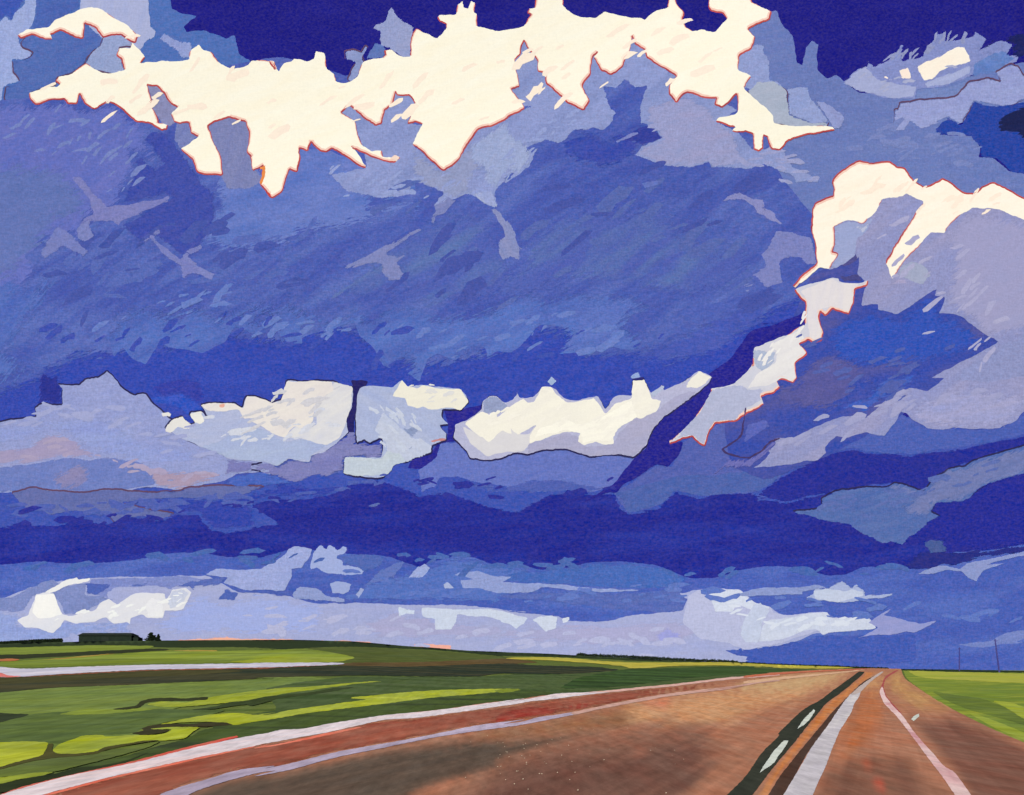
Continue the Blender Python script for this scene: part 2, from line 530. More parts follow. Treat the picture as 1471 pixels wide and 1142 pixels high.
# --- the great cloud with the ragged cream crest
c_great = cloud('huge blue storm cloud with a ragged cream crest across the top', 620, 300, [
 ('body', '4253b4', '4e62be', 32, '', 'p -110,150 50,140 150,130 400,80 500,110 640,70 800,60 1000,80 1075,90 1090,150 1120,250 1160,300 1200,350 1170,420 1160,500 1100,580 1000,640 900,680 -110,690', '5a6ec4'),
 ('fold', '5a6cc8', '6a74ca', 35, '', '00 -400,560 20,545 165,545 345,535 490,580 570,530 660,590 720,640 790,665 785,705 760,740 820,810 860,870 820,892 690,790 720,880 665,990 640,1080; 01 470,190 470,300 330,300 200,330 180,520 60,640 -400,760'),
 ('fold', '5a70bc', '6678c4', 25, '', '01 -400,-60 200,-110 360,-50 450,40 480,130 440,200 300,250 200,380 100,500 -400,620'),
 ('fold', '4a62c0', '5872c8', 50, '', '01 -400,560 90,500 150,560 260,470 330,500 200,700 120,800 60,920 180,980 100,1060 -400,1120'),
 ('fold', '6076ca', '6c80d0', 15, '', '00 1050,950 1130,1010 1180,900 1310,820 1400,950 1430,1040 1471,1020; 10 200,900 260,790 400,790 600,870 800,830 870,960 870,1040 700,1070; 11 650,115 850,110 925,150 890,180 800,155 700,205 470,265 280,290 180,340 60,385 0,390; 01 1420,340 1380,390 1280,375 1180,390 1120,350 1060,355 1140,230 1135,70 1060,0', '5470c8'),
 ('fold', '747ebe', '8088c0', 70, '', '00 1095,660 1130,635 1210,610 1270,620 1315,660 1330,720 1315,800 1345,890 1400,960 1300,1000 1200,1000 1165,930 1160,820 1120,760'),
 ('fold', '8488bc', '8c90c0', 60, '', '00 765,450 820,440 865,480 910,545 950,560 930,620 925,650 895,670 855,655 820,605 780,545 800,520'),
 ('fold', '707cc2', '7c88c6', 30, '', '00 930,650 1000,640 1020,710 1055,715 1030,745 1000,760 990,785 950,785 920,740'),
 ('fold', '8896d2', '929ed6', 35, '', '10 475,595 515,540 600,612 660,655 700,580 765,470 845,495 880,545 835,650 915,655 860,765 1020,900 1150,750 1200,680 1340,630 1480,560; 20 110,570 50,475 90,450 65,320 118,200 198,320 245,380 315,510 435,578 460,530 420,450 480,270 580,390 685,180 765,255 825,335 935,400 892,460 920,535 985,480 1140,510 1255,585 1145,640 1255,695; 30 40,790 185,770 215,820 250,880 340,920 385,950 383,968 330,955 265,968 250,930 190,910 90,870 30,895 0,895; 20 1300,900 1270,890 1110,885 1100,860 1000,885 880,880 700,820 740,770 850,730 820,690 770,660 735,655 730,570 770,455 710,465 655,420 605,470 540,460 580,570 612,590 590,640 540,690 485,675 450,690 385,685 340,740 300,760 230,740 115,795 180,800 150,880 60,950 0,985; 10 1390,910 1290,1010 1310,1090 1280,1095 1240,1080 1155,1025 1070,1055 1030,1100 960,1090 1020,1020 930,980 850,950 850,1030 700,1050 500,1010 420,920 610,885 600,800 550,690', '7c8ccc'),
 ('fold', '8c98c6', '989ec6', 20, '', '10 855,775 1010,905 1150,770 1200,800 1220,900 1150,960 1190,1000 1150,1025 1070,1055 1010,1020 900,970 850,900'),
 ('fold', '94a2d2', 'a0acd6', 60, '', '10 1150,770 1300,660 1471,575; 20 30,620 60,700 170,800 150,870 60,940 0,960; 10 1380,900 1300,1000 1220,970 1240,900 1150,850'),
 ('wisp', 'a8b0d4', 'a4b2da', -50, '', '10 1155,1020 1200,1015 1275,1005 1290,1060 1310,1085 1300,1098 1275,1085 1240,1080'),
 ('fold', '929cce', 'a09eca', 12, '', '20 770,560 960,505 1090,560 1140,640 1230,700 1280,860 1110,885 1100,860 1000,885 880,880 715,820 745,770 850,730 830,690 770,640'),
 ('hollow', '3746ae', '4254b4', 15, '', '20 300,780 385,690 485,680 560,740 600,690 640,690 735,660 800,665 850,730 745,765 700,830 560,900 400,860 340,830'),
 ('hollow', '36409e', '3c48a6', 10, '', '20 740,665 790,660 830,700 848,733 800,752 745,768 700,745 600,750 690,700'),
 ('wisp', '727ecc', '7c86cc', 22, '', '20 600,745 690,700 745,690 680,730 615,755'),
 ('hollow', '4a5ab8', '5064be', 12, '', '20 640,940 760,880 880,890 930,910 860,960 740,980'),
 ('fold', '4c5cba', '5266be', 33, '', '11 460,560 720,330 1000,180 1150,130 1300,250 1400,480 1471,300; 21 250,200 520,120 900,160 1050,330 1300,330 1360,420 1250,560 1000,640 700,560 400,540 ; 11 1471,640 1100,660 760,650 420,640', '5a72ba'),
 ('hollow', '4150b0', '465ab8', 30, '', '01 700,120 905,90 1090,20 1130,80 1130,230 1060,335 960,395 830,290 740,320 640,240 720,185'),
 ('hollow', '3e4cae', '4654b2', 33, '', '00 790,690 870,700 930,760 1000,860 1050,930 1060,960 1130,1020; 01 1135,80 1130,230 1060,335 960,395 830,290 740,320 640,240 720,185 905,90 880,70 700,115 640,110; 00 640,1080 720,885 690,790 820,890 860,870 820,810 760,740'),
 ('hollow', '3646ae', '3c50ba', 20, '', 'p -110,560 0,556 50,535 100,505 150,500 240,490 330,475 400,480 500,462 560,500 600,520 700,500 760,465 830,470 850,500 910,500 960,510 1060,470 1100,440 1150,420 1165,450 1140,490 1080,510 1040,560 1000,590 900,640 -110,650'),
 ('hollow', '2c3494', '323a9c', 60, '', '02 195,230 205,140 215,60 300,70 330,140 332,225 270,225 230,215 185,250'),
 ('hollow', '3840a8', '3c46ac', 20, '', '02 800,150 840,100 930,90 1050,95 1085,190 1070,225 1000,190 940,160 870,185'),
 ('fold', '344fc0', '3c58c4', 20, '', '02 800,185 880,180 960,165 1060,225 1075,260 1000,285 960,250 900,225 820,222'),
 ('fold', '4254ba', '4c5ebe', 15, '', '21 690,900 900,830 1180,700 1300,640 1390,560 1440,600 1380,760 1280,800 1180,900 1000,950 800,960 700,975 640,930'),
 ('fold', '5670c8', '4a60bc', 25, '', '01 600,700 660,680 760,650 900,690 1060,650 1160,700 1300,650 1471,640; 11 170,615 330,700 345,715 520,700 560,660 620,720 800,640 1000,700 1150,690 1300,640 1471,560; 21 220,610 360,560 500,590 640,580 690,600 830,670 690,705 660,760 710,790 755,850 690,895 560,875 420,905 290,915 345,830 330,770 200,760 140,830 60,905 20,905; 11 1300,900 1250,930 1240,880 1170,870 1080,950 990,910 935,940 910,1010 892,1060 820,1010 835,955 770,945 735,990 700,975 640,870 575,820 550,745 390,800 345,715 260,770 275,860 200,860 120,770 40,740; 01 1440,740 1350,810 1300,790 1240,770 1190,850 1070,910 980,890 870,870 860,830 770,970 700,940 650,880 600,930 570,800', '5874cc'),
 ('wisp', '5e76cc', '546ac4', 30, '', '21 345,700 420,600 470,640 690,600 830,675 690,705 650,760 620,880 560,875 470,870 400,905 295,912 345,830 400,760'),
 ('fold', '5268c4', '4a5cba', 10, '', '21 930,690 1050,650 1270,630 1180,690 990,755'),
])
flecks(c_great, '5266be', '586cc2', 33, '40,330 200,410 330,400 470,350', 70, 26, 16, 54, 3)
flecks(c_great, '4a5ab4', '4254b0', 33, '80,420 230,330 330,300 430,400', 60, 20, 16, 54, 4)
flecks(c_great, '5264b8', '586cba', 33, '560,330 760,400 960,330 1080,390', 80, 26, 20, 64, 5)
flecks(c_great, '4858b2', '4252ae', 33, '600,400 760,310 900,280 1060,300 1040,430', 70, 22, 20, 64, 6)
more(c_great, [
 ('wisp', '747ac6', '7e84c8', 20, '', '01 370,-20 420,-30 450,0 500,70 570,130 700,115 830,95 885,78 905,85 890,110 800,150 720,185 640,215 630,240 590,210 540,215 470,215 400,260 440,200 490,170 470,100'),
 ('wisp', '7882c8', '6c7ac8', 30, '', '01 300,240 350,260 400,300 420,330 470,370 440,400 330,345 235,410 210,385 240,330'),
 ('wisp', '7680c8', '7a84c8', 30, '', '01 400,250 480,190 475,240 505,300 450,320 410,310'),
 ('wisp', '7078c6', '7a84ca', -25, '', '01 740,325 790,290 840,245 850,270 815,300 900,370 950,410 1000,355 1060,330 1075,360 990,400 1060,450 1140,490 1120,522 1020,490 960,520 950,450 870,400 800,310'),
 ('wisp', '7480c4', '8088c6', 30, '', '11 480,460 560,410 640,380 700,340 750,320 870,255 960,230 950,200 975,160 965,130 1040,80 1090,100 1030,170 980,190 970,235 930,250 840,295 770,350 720,385 780,400 830,385 775,430 815,490 790,525 735,530 690,480 690,440 650,435 560,460'),
 ('wisp', '96a2d6', 'a0aad8', -70, '', '11 1180,70 1230,50 1285,60 1310,135 1290,140 1250,130'),
 ('wisp', '7a88c8', '8890c8', -70, '', '11 1260,140 1320,160 1385,240 1410,320 1430,350 1460,345 1425,370 1425,428 1380,405 1330,420 1310,380 1310,310 1345,290'),
 ('wisp', '7c84ca', '8a8ecc', -35, '', '21 1155,110 1200,75 1260,55 1320,90 1385,95 1395,140 1440,165 1471,215; 31 235,235 180,230 140,215 60,170 40,130 0,120; 21 1290,105 1210,100'),
 ('fold', '747ec8', '7c84c8', 30, '', '31 80,390 130,330 160,260 250,270 350,300 380,440 330,445 290,405 210,410 180,430 200,540 110,565 60,510 25,495 110,450'),
 ('wisp', '7480c8', '7c88ca', 20, '', '21 1270,550 1330,525 1345,550 1290,565'),
 ('wisp', '6c7ac8', '7c88ca', 15, '', '21 1230,600 1315,570 1310,590'),
 ('fold', '6478cc', '5c6ec4', 12, '', '21 730,10 840,-10 830,20 760,40'),
 ('wisp', 'd0d4e4', 'e0e0e8', 40, '', '11 1250,962 1280,940 1268,962'),
 ('fold', '8a98d6', '94a2d6', 45, '', '30 0,250 60,232 100,235 95,270 130,330 130,420 190,440 200,470 130,460 40,500 -40,430 -60,330'),
 ('fold', 'a2aec8', 'b0b6cc', 20, 'b', '30 10,480 60,430 150,425 220,480 230,600 260,620 350,650 440,645 430,670 330,680 240,670 120,650 110,580 40,530'),
 ('fold', '8c9cd4', '98a4d4', 20, '', '30 220,470 270,458 330,460 345,520 400,580 440,640 350,655 270,620 230,610'),
 ('fold', '8a94d2', '94a0d6', -50, '', '30 345,525 400,535 450,555 500,590 525,620 500,680 465,680 440,640 400,580'),
 ('fold', '566ebe', '627cc4', 60, '', '10 605,315 640,250 660,220 700,235 715,260 700,308'),
 ('fold', '8494d0', '909cd0', 60, 'bt', '10 495,270 540,260 585,275 605,240 620,250 590,300 600,330 565,405 530,440 512,418 555,330 500,315'),
 ('fold', '909cd0', '9ca4d0', 60, '', '10 745,35 780,90 865,145 850,210 846,305 800,305 745,265 690,240 680,210 688,170 645,150 660,130 715,105 725,60'),
])
flecks(c_great, '5e78cc', '6a80d0', 28, '150,462 300,432 420,470 520,470 640,490 760,468 900,478', 26, 60, 9, 34, 1)
flecks(c_great, '3a4cb4', '4254b8', 30, '60,480 160,500 300,470 420,492 520,500 640,520 800,490 950,500', 26, 45, 9, 34, 2)
flecks(c_great, '8e9cd4', '98a4d6', 30, '480,245 560,262 640,275 740,215 830,160', 24, 45, 8, 26, 7)
flecks(c_great, '969cd0', 'a0a4d0', 15, '930,190 1010,215 1100,228 1150,248', 22, 35, 8, 28, 8)
flecks(c_great, '6e80cc', '7888ce', 40, '20,170 100,200 190,230 160,280', 36, 35, 8, 30, 9)
more(c_great, [
 ('crest', 'fff6e0', 'fffaea', 20, 'r', '00 155,490 185,480 250,460 300,460 318,445 295,425 310,405 380,390 430,350 455,335 500,365 540,385 600,385 660,370 645,310 618,290 630,255 690,255 700,225 740,265 765,300 740,335 860,320 900,325 1000,315 1005,270 1050,235 1075,265 1115,275 1150,325 1190,350 1230,365 1310,345 1330,320 1440,325 1455,370; 10 100,320 125,325 130,360 150,378 175,335 215,325 230,310 300,325 335,310 345,270 390,280 400,360 440,390 450,430 490,440 530,430 565,405 595,325 700,305 715,290 710,265 745,262 800,300 845,300 850,200 875,150 985,205 1035,150 1035,125 1000,110 990,90 1000,78 1085,78 1095,25 1120,5 1125,40 1150,45 1165,5 1185,15 1180,65 1195,75 1195,140 1310,165 1440,140; 20 130,125 160,75 140,65 150,45 180,40 190,-160 340,-160 325,30 380,75 430,92 500,95 545,60 640,85 740,95 760,105 820,55 880,40 885,0 885,-160 910,-160 920,10 965,65 955,110 975,145 1010,165 1060,155 1130,170 1195,100 1170,65 1110,55 1095,30 1110,-160 1310,-160 1320,10 1360,30 1425,60 1415,100 1300,150 1340,195 1320,255 1255,290 1250,370 1320,400 1280,465; 30 60,530 110,570 145,610 150,650 210,660 330,665 460,670 470,685 330,705 280,720 215,745 180,790 140,785 115,720 95,710 90,780 70,795 45,785 40,705 0,690; 20 1270,695 1220,690 1240,670 1135,640 1150,620 1235,605 1250,590 1245,490 1200,540 1165,565 1130,550 1140,515 1060,510 985,485 960,495 925,540 890,495 890,450 930,400 820,335 770,300 760,260 710,230 690,185 680,260 640,350 580,392 530,370 490,300 510,270 480,300 470,390 425,450 465,530 435,580 350,540 300,490 240,440 235,380 195,375 195,320 140,250 120,210 105,240 100,285 70,315 90,420 95,455 50,470 125,570 40,610 0,640; 10 1270,665 1200,680 1150,750 1100,840 1020,900 975,860 900,790 855,760 910,655 870,640 830,650 870,545 840,500 775,500 765,480 750,545 705,580 690,650 660,660 600,620 520,550 475,595 550,640 560,690 590,770 640,800 690,795 700,830 790,830 760,855 720,850 640,825 530,775 580,830 610,885 570,870 500,820 430,780 400,800 370,795 320,745 300,795 255,780 260,830 245,905 205,890 180,960 165,1010 110,1045 50,970 70,870 10,900 0,810; 00 1330,830 1305,800 1320,700 1300,640 1210,615 1130,640 1095,665 1130,760 1165,830 1175,925 1045,910 1020,840 955,785 1000,760 1050,720 1010,700 1000,645 950,650 920,640 905,600 940,565 905,545 870,490 830,450 775,445 790,500 800,530 785,545 820,600 835,650 885,660 880,680 855,685 800,650 720,640 650,575 570,530 500,575 450,545 420,490 405,545 360,545 340,520 260,525 190,550 160,520'),
])
flecks(c_great, 'fff0de', 'fdeada', 30, '120,150 300,130 420,170 640,110 700,160 880,50 1020,90', 60, 60, 10, 38, 31)
more(c_great, [
 ('dab', 'd8574c', 'e0705c', 40, '', '10 515,765 540,760 560,785 530,780'),
 ('dab', 'cc3c3c', 'd85048', 60, '', '10 85,1015 108,1010 115,1035 105,1045 92,1030'),
 ('dab', 'e8803c', 'f0a060', 70, '', '10 50,880 80,872 78,935 52,985 44,960 58,930 62,895 40,900'),
 ('dab', 'f4d0c4', 'f8e0d0', 20, '', '10 735,840 760,815 790,830 770,855'),
])

# --- storm band over the plain, with the clear blue lower sky beneath it
c_storm = cloud('long dark indigo storm cloud band hanging low across the whole sky', 735, 780, [
 ('body', '3c50b6', '4458ba', 3, '', 'p -110,670 100,690 300,680 420,680 520,680 600,640 660,600 700,690 800,690 900,690 960,600 1010,590 1050,560 1100,600 1200,610 1300,600 1580,560 1580,850 -110,850'),
 ('fold', '5e70ca', '6878cc', 15, '', '12 885,570 985,480 1000,430 1100,420 1160,500 1260,520; 22 0,510 80,480 220,465 340,460 470,500 630,490 690,510 760,500 720,560 600,650 480,690 300,680 200,690 0,665; 12 1350,660 1200,640 1100,610 1000,610 980,660 900,690 890,600'),
 ('fold', '4a5cba', '5264bc', 5, '', '22 0,665 150,625 280,612 400,640 570,662 480,690 250,690 0,690; 12 1250,690 1150,640 1350,660'),
 ('fold', '4c5cb6', '5866bc', 25, '', '22 590,690 680,640 820,540 900,550 960,420 1010,390 1070,440 1100,360 1150,320 1290,240 1471,100; 32 300,60 420,260 300,480 250,560 70,690; 22 1350,690 1150,700 1050,710 920,680 840,760 670,800'),
 ('fold', '485eb4', '5066b8', 20, '', '22 590,695 760,645 900,610 1000,590 1100,600 1300,570 1471,550; 32 60,560 180,530 300,530 180,610 70,685; 22 1350,685 1200,700 1050,712 920,680 840,760 665,800 640,730'),
 ('rain_curtain', '4459bc', '4c64c4', 4, '', 'p -110,800 200,800 400,780 700,790 1000,800 1580,770 1580,990 -110,990', '546cc8'),  # clear blue lower sky, added as a slab of this cloud
 ('hollow', '262a94', '2c3299', 4, '', '02 -400,870 0,870 100,850 200,860 400,850 500,840 600,860 660,820 740,815 800,830 850,835 930,800 1050,800 1110,880 1200,900 1350,870 1471,850; 12 0,750 100,720 200,720 300,715 450,690 520,640 560,640 640,620 800,660 900,700 1000,690 1100,705 1200,740 1350,780; 22 100,780 250,700 350,690 480,700 600,690 640,780 680,800 830,770 920,680 1050,715 1150,690 1330,690 1471,740; 32 60,720 200,740 400,700 470,670 600,650 740,660 930,680 1000,600 1080,560 1200,520 1471,430 1800,350 1800,980; 33 1800,30 1471,80 1300,110 1100,120 1000,200 870,210 740,202 620,200 530,240 430,245 330,210 170,195 0,210; 23 1120,260 1000,260 940,240 820,190 650,170 480,175 300,210 200,215 90,190 0,180; 13 1300,190 1180,150 1080,140 1000,165 940,170 900,210 800,170 700,140 500,130 330,110 200,110 60,150 0,150; 03 1300,150 1180,145 1050,120 880,130 700,165 500,180 350,180 200,170 0,190 -400,190', '303aa4'),
 ('fold', '3a48b0', '3444aa', 5, '', '02 590,760 740,740 980,720 1180,732 1300,700 1471,660; 12 0,620 100,610 200,640 350,660 450,650 520,620 450,690 400,710 100,715 0,750; 02 1350,870 1200,890 1110,880 1050,800 930,800 870,810 700,790'),
 ('hollow', '2a309c', '2e3498', 10, '', '32 60,700 180,610 300,550 420,490 570,460 640,480 880,490 1100,460 1471,390 1800,330 1800,360 1471,440 1200,530 1080,565 1000,610 930,690 790,645 600,660 470,680 400,700 200,745'),
 ('fold', '465cba', '4e62be', 8, '', '32 420,450 480,390 540,400 640,370 740,385 820,262 890,310 960,350 1200,355 1340,350 1471,280 1800,200 1800,330 1471,390 1100,460 880,490 640,480 570,455 430,487'),
 ('fold', '4a64b4', '5a72ba', 12, 'dt', '32 400,720 470,680 620,660 740,660 790,635 880,660 940,680 1000,610 1080,560 1160,550 1200,520 1300,490 1471,440 1800,380 1800,560 1471,590 1270,650 1150,740 1010,745 980,790 1030,815 960,850 950,900 870,920 830,970 770,950 720,960 600,900 550,860 380,830 240,790 410,770'),
 ('fold', '6474b8', '727cba', 30, '', '32 745,655 790,637 880,662 940,682 1000,612 1080,562 1160,552 1200,522 1300,492 1471,442 1800,382 1800,560 1471,590 1270,650 1150,740 1010,745 975,800 860,820 820,760 900,720 800,700'),
 ('hollow', '2a309e', '2c3098', 6, '', '32 1010,745 1150,740 1270,650 1471,590 1800,560 1800,970 1471,965 1050,1010 1060,950 940,930 870,920 960,850 1030,815 980,790'),
 ('fold', '42589e', '4a5ea8', 6, '', '32 940,950 1000,930 1050,940 1065,1000 970,1025'),
 ('hollow', '2a3088', '2e348c', 8, '', '33 730,205 850,190 920,115 1100,118 1300,108 1471,80 1800,20 1800,80 1471,125 1260,145 1170,175 1100,195 1050,190 960,215 800,215'),
 ('wisp', '5668b4', '6070b8', 12, '', '12 600,775 640,745 690,745 660,770'),
])

# --- grey lavender cloud on the right with the hooked crest
c_hook = cloud('broad grey lavender cloud at right edge with a hooked cream crest', 1330, 400, [
 ('underside', '374cb0', '4050b0', 15, '', 'p 1165,395 1240,360 1262,430 1340,412 1445,490 1360,545 1290,600 1200,650 1100,690 1050,670 1040,610 1060,575 1100,560 1130,480 1150,430', '5056a8'),
 ('fold', '5054a4', '5a5ca6', 20, '', '31 260,1010 420,900 600,930 700,1103 ; 32 600,100 560,180 430,270 260,240 110,260 180,120 270,100'),
 ('fold', '3e5cc0', '4662c2', 15, '', '32 450,220 540,205 650,180 720,90 900,60 890,130 780,160 690,230 640,290 560,255'),
 ('hollow', '3450b8', '3c58bc', 20, '', '31 560,700 700,690 810,720 960,600 1010,620 1050,720 1150,740 1300,860 1000,960 700,1000 480,960 420,800'),
 ('body', '8c92c8', '9498c8', 35, '', '31 480,60 700,0 900,20 1471,120 1800,150 1800,1103; 32 1800,180 1471,260 1430,310 1340,350 1200,355 1100,345 1060,355 1000,355 960,350 890,310 850,270 820,262 790,320 735,390 690,385 640,370 600,380 540,400 480,390 420,450 425,480 380,520 320,520 250,540 40,560 90,525 130,480 120,470 160,430 150,405 180,400 240,405 400,330 500,290 580,285 640,295 700,240 780,170 870,135 960,155 1010,120 1050,85; 31 980,1040 1130,960 1340,850 1250,800 1150,720 1080,700 1020,700 1055,615 1000,605 1010,570 900,640 800,705 700,680 700,650 610,660 640,540 620,520 590,490 600,400 550,430 440,470 440,440 470,380 460,250', '9a9ac6'),
 ('fold', '969cd0', 'a6a4cc', 10, '', '32 890,230 1100,120 1300,150 1471,170 1800,60 1800,150 1471,250 1430,310 1340,350 1200,355 1060,355 960,350 890,310'),
 ('fold', 'a09ec8', '9c9ecb', 30, '', '31 1150,150 1471,210 1800,260 1800,700 1471,790 1340,850 1250,800 1150,720 1050,640 1100,400 1060,300'),
 ('fold', '9098cc', '8890c8', 35, '', '31 1340,850 1471,800 1800,700 1800,1000 1471,1030 1300,1060 1080,1050 1160,960'),
 ('hollow', '4a4c94', '54549c', 45, '', '31 550,380 595,385 590,420 545,450 500,450'),
 ('hollow', '44468e', '4c5098', 15, '', '31 490,500 600,490 620,528 520,535'),
 ('crest', 'fff2e0', 'fff8ea', 20, 'rt', '31 250,560 300,500 360,455 380,430 370,330 350,260 355,150 370,120 410,100 465,80; 30 470,1000 460,960 500,910 600,850 670,865 760,855 800,885 840,890 890,960 940,990 990,975 1040,945 1080,965 1150,1020 1210,1025 1250,990 1310,965 1400,1010 1471,1050; 31 1700,200 1700,260 1471,205 1340,150 1200,140 1130,180 1060,250 1050,275 980,270 950,300 830,430 775,520 740,430 850,250 945,110 850,65 830,80 720,95 690,160 620,225 540,205 465,240 470,330 455,375 490,385 440,465 390,455 300,535'),
 ('fold', '98a4d4', 'a0a8d4', 20, '', '31 470,240 540,210 620,228 680,180 640,270 590,310 580,400 480,462 445,455 490,385 460,370 472,330'),
 ('wisp', 'b4bad8', 'bec0d8', 30, '', '31 490,240 540,228 620,240 680,200 620,275 580,245'),
 ('fold', '9ca6c8', 'a8acc8', -40, '', '31 870,425 910,430 960,465 980,500 930,550 900,545 830,510 800,495 830,440'),
 ('fold', 'a29ec8', 'aca4c8', 10, '', '31 755,545 810,515 845,520 860,545'),
])

# --- dark cleft between the clouds
more(c_great, [
 ('cleft', '2a2890', '2e2c96', 35, '', '31 310,690 320,770 270,820 120,875 40,890 40,980 -20,1050; 22 1300,70 1230,125 1120,140 1110,170 1070,240 1040,280 960,370 880,430 960,420 940,490 880,555 820,540 760,580 700,620 640,650 610,690 560,690 420,745 520,690 600,640 700,510 770,450 790,370 850,300 960,220 1050,160 1100,100 1090,70; 21 1200,950 1260,870 1320,790 1471,750; 31 60,755 170,750 250,720'),
])

# --- the middle row of white clouds
c_peak = cloud('grey lavender cloud bank rising to a pointed peak at the left edge', 120, 620, [
 ('body', '8e98d2', '9aa2d4', 8, 'dt', '02 -400,370 0,315 130,295 190,290 185,240 230,215 270,225 330,225 330,140 305,115 350,120 420,120 450,90 520,80 565,45 610,90 640,130 710,175 770,165 810,220 850,250 900,300 1100,400 1471,500; 12 120,560 100,600 60,580 0,570; 02 1380,580 1250,590 1180,630 1000,660 940,680 800,660 600,690 450,690 300,700 150,670 60,690 -400,690'),
 ('fold', '9e96c0', 'a89cbe', 10, '', '02 -400,450 0,455 150,440 240,375 350,385 420,430 500,480 480,510 350,500 200,530 0,550 -400,560'),
 ('fold', '8c98d8', '98a4da', 5, '', '02 -400,385 0,335 180,310 300,300 560,290 760,420 900,440 1100,500 1000,550 800,540 600,505 450,450 350,375 230,370 100,430 -400,440'),
 ('fold', '6478c8', '7282cc', 8, '', '02 -400,565 0,555 200,530 330,505 480,510 540,500 730,520 800,560 830,640 800,660 600,690 420,690 250,680 60,690 -400,690'),
 ('fold', '7c80c0', '8a86bc', 30, '', '02 260,600 350,560 400,520 480,560 470,640 420,680 300,670'),
 ('fold', 'a692ac', 'ac9cb8', 8, '', '02 790,570 900,580 1070,570 1180,600 1060,640 940,680 820,655'),
 ('fold', '5a68b2', '6670b6', 4, 'bt', '02 60,690 170,660 300,680 430,690 560,670 760,685 950,680 1000,660 1150,650 1400,655 1300,700 1180,730 980,720 800,725 640,745 870,790 920,800 850,835 740,815 660,825 610,855 560,800 380,790 270,810 200,780 130,770'),
 ('fold', '4460c4', '4c68c8', 8, '', '02 1170,630 1250,600 1380,580 1471,592; 12 60,575 160,612 230,642 100,652 0,648; 02 1300,662 1200,650'),
 ('fold', '8084c4', '7478c0', 12, '', '12 0,555 60,530 150,550 200,510 310,525 320,495 400,460 490,390 520,340 560,380 560,430 700,430 700,500 500,510 490,575 400,610 330,600 240,645 100,600 50,580; 02 1420,575 1300,590 1180,600 1200,510 1380,530'),
])
c_square = cloud('square topped white cloud just left of the thin dark crack', 400, 600, [
 ('body', 'b8bcda', 'a8b2dc', 12, 'dt', '02 870,350 900,310 960,285 1000,330 1030,320 1000,280 1010,262 1070,260 1095,290 1060,225 1120,215 1240,215 1280,240 1300,180 1350,180 1440,215; 12 60,215 100,218 160,200 180,150 190,95 290,100 350,95 440,100 480,130 540,130 545,240 510,320 520,370 440,440 380,480 320,495 310,530 200,510 140,550 60,525 0,545; 02 1390,530 1200,510 1150,470 1060,450 1000,420 950,400'),
 ('fold', 'a4b0dc', 'acb8dc', 10, '', '12 0,340 60,350 180,420 300,400 420,430 330,490 310,525 200,510 140,550 60,525 0,540; 02 1390,530 1200,510 1060,450 1150,420 1300,340'),
 ('crest', 'e4e0e0', 'd0d0de', 30, '', '12 340,220 430,150 440,105 540,130 530,240 505,320 470,400 400,440 250,400 180,400 240,340 300,350 350,330'),
 ('crest', 'ece4de', 'e0d8da', 25, '', '02 1060,228 1130,215 1240,220 1285,245 1305,180 1350,182 1440,217; 12 100,220 160,205 192,100 290,104 350,99 430,104 440,150 340,220 330,310 300,350 230,340 180,400 120,380 60,340 0,310; 02 1400,290 1290,300 1260,250 1180,262 1095,255'),
 ('dab', 'eae6e2', 'e0dcdc', 30, '', '02 866,365 900,310 965,285 1012,330 1000,355 940,345 900,375'),
 ('dab', 'eeeae4', 'e4e2e2', 15, '', '02 1000,270 1065,258 1085,315 1060,328 1030,322'),
 ('dab', 'e8e4e2', 'dcd8de', 15, '', '02 848,268 890,262 910,275 900,290 860,290'),
 ('dab', 'e0a090', 'e8b0a0', 15, '', '02 1155,225 1185,218 1190,240 1165,245'),
])
c_cap = cloud('pale blue cloud with a white cap right of the thin dark crack', 590, 620, [
 ('cleft', '262466', '2c2a70', 85, '', '12 530,95 620,100 600,140 575,190 550,290 545,370 515,368 505,310 535,240 545,150'),
 ('cleft', '2c2a92', '302e9a', 50, '', '12 1020,250 1110,250 1230,225 1235,260 1090,330 1080,420 1000,430 985,500 900,565 830,560 850,520 900,495 960,470 1000,420 1040,400 1045,330'),
 ('body', 'a4b0dc', 'b2badc', -30, 'd', '12 560,200 576,140 600,128 650,125 750,135 800,95 830,130 900,120 960,130 1090,140 1130,165 1152,210 1110,255 1015,250 1010,290 1045,330 1000,335 1035,380 1035,410 960,440 955,480 880,500 820,530 770,520 730,570 700,610 610,612 490,590 500,500 690,505 700,430 690,400 630,430 600,410 560,430 553,300'),
 ('fold', 'bcc4e0', 'c4c8dc', -40, '', '12 650,365 700,260 760,310 850,400 900,400 960,440 950,480 830,530 770,515 720,510 715,430 690,400'),
 ('hollow', '8c9ac8', '8494c4', -30, '', '12 775,320 830,350 870,338 885,365 855,400 820,375'),
 ('hollow', '7c8cc0', '8494c4', 40, '', '12 825,460 860,435 855,455 835,468'),
 ('crest', 'f2ecde', 'eae4da', 15, '', '12 750,180 775,140 800,95 830,130 880,140 910,122 990,140 1110,142 1152,210 1110,255 1050,240 1010,245 940,250 910,235 880,245 830,230 815,190'),
 ('dab', 'b6c2dc', 'c8d0d8', 10, '', '12 495,500 600,503 690,508 720,470 790,480 825,530 760,545 740,580 700,612 680,600 560,605 490,590'),
 ('dab', 'c07878', 'c89090', 10, '', '12 940,415 1000,400 1035,402 1030,415 960,428'),
])
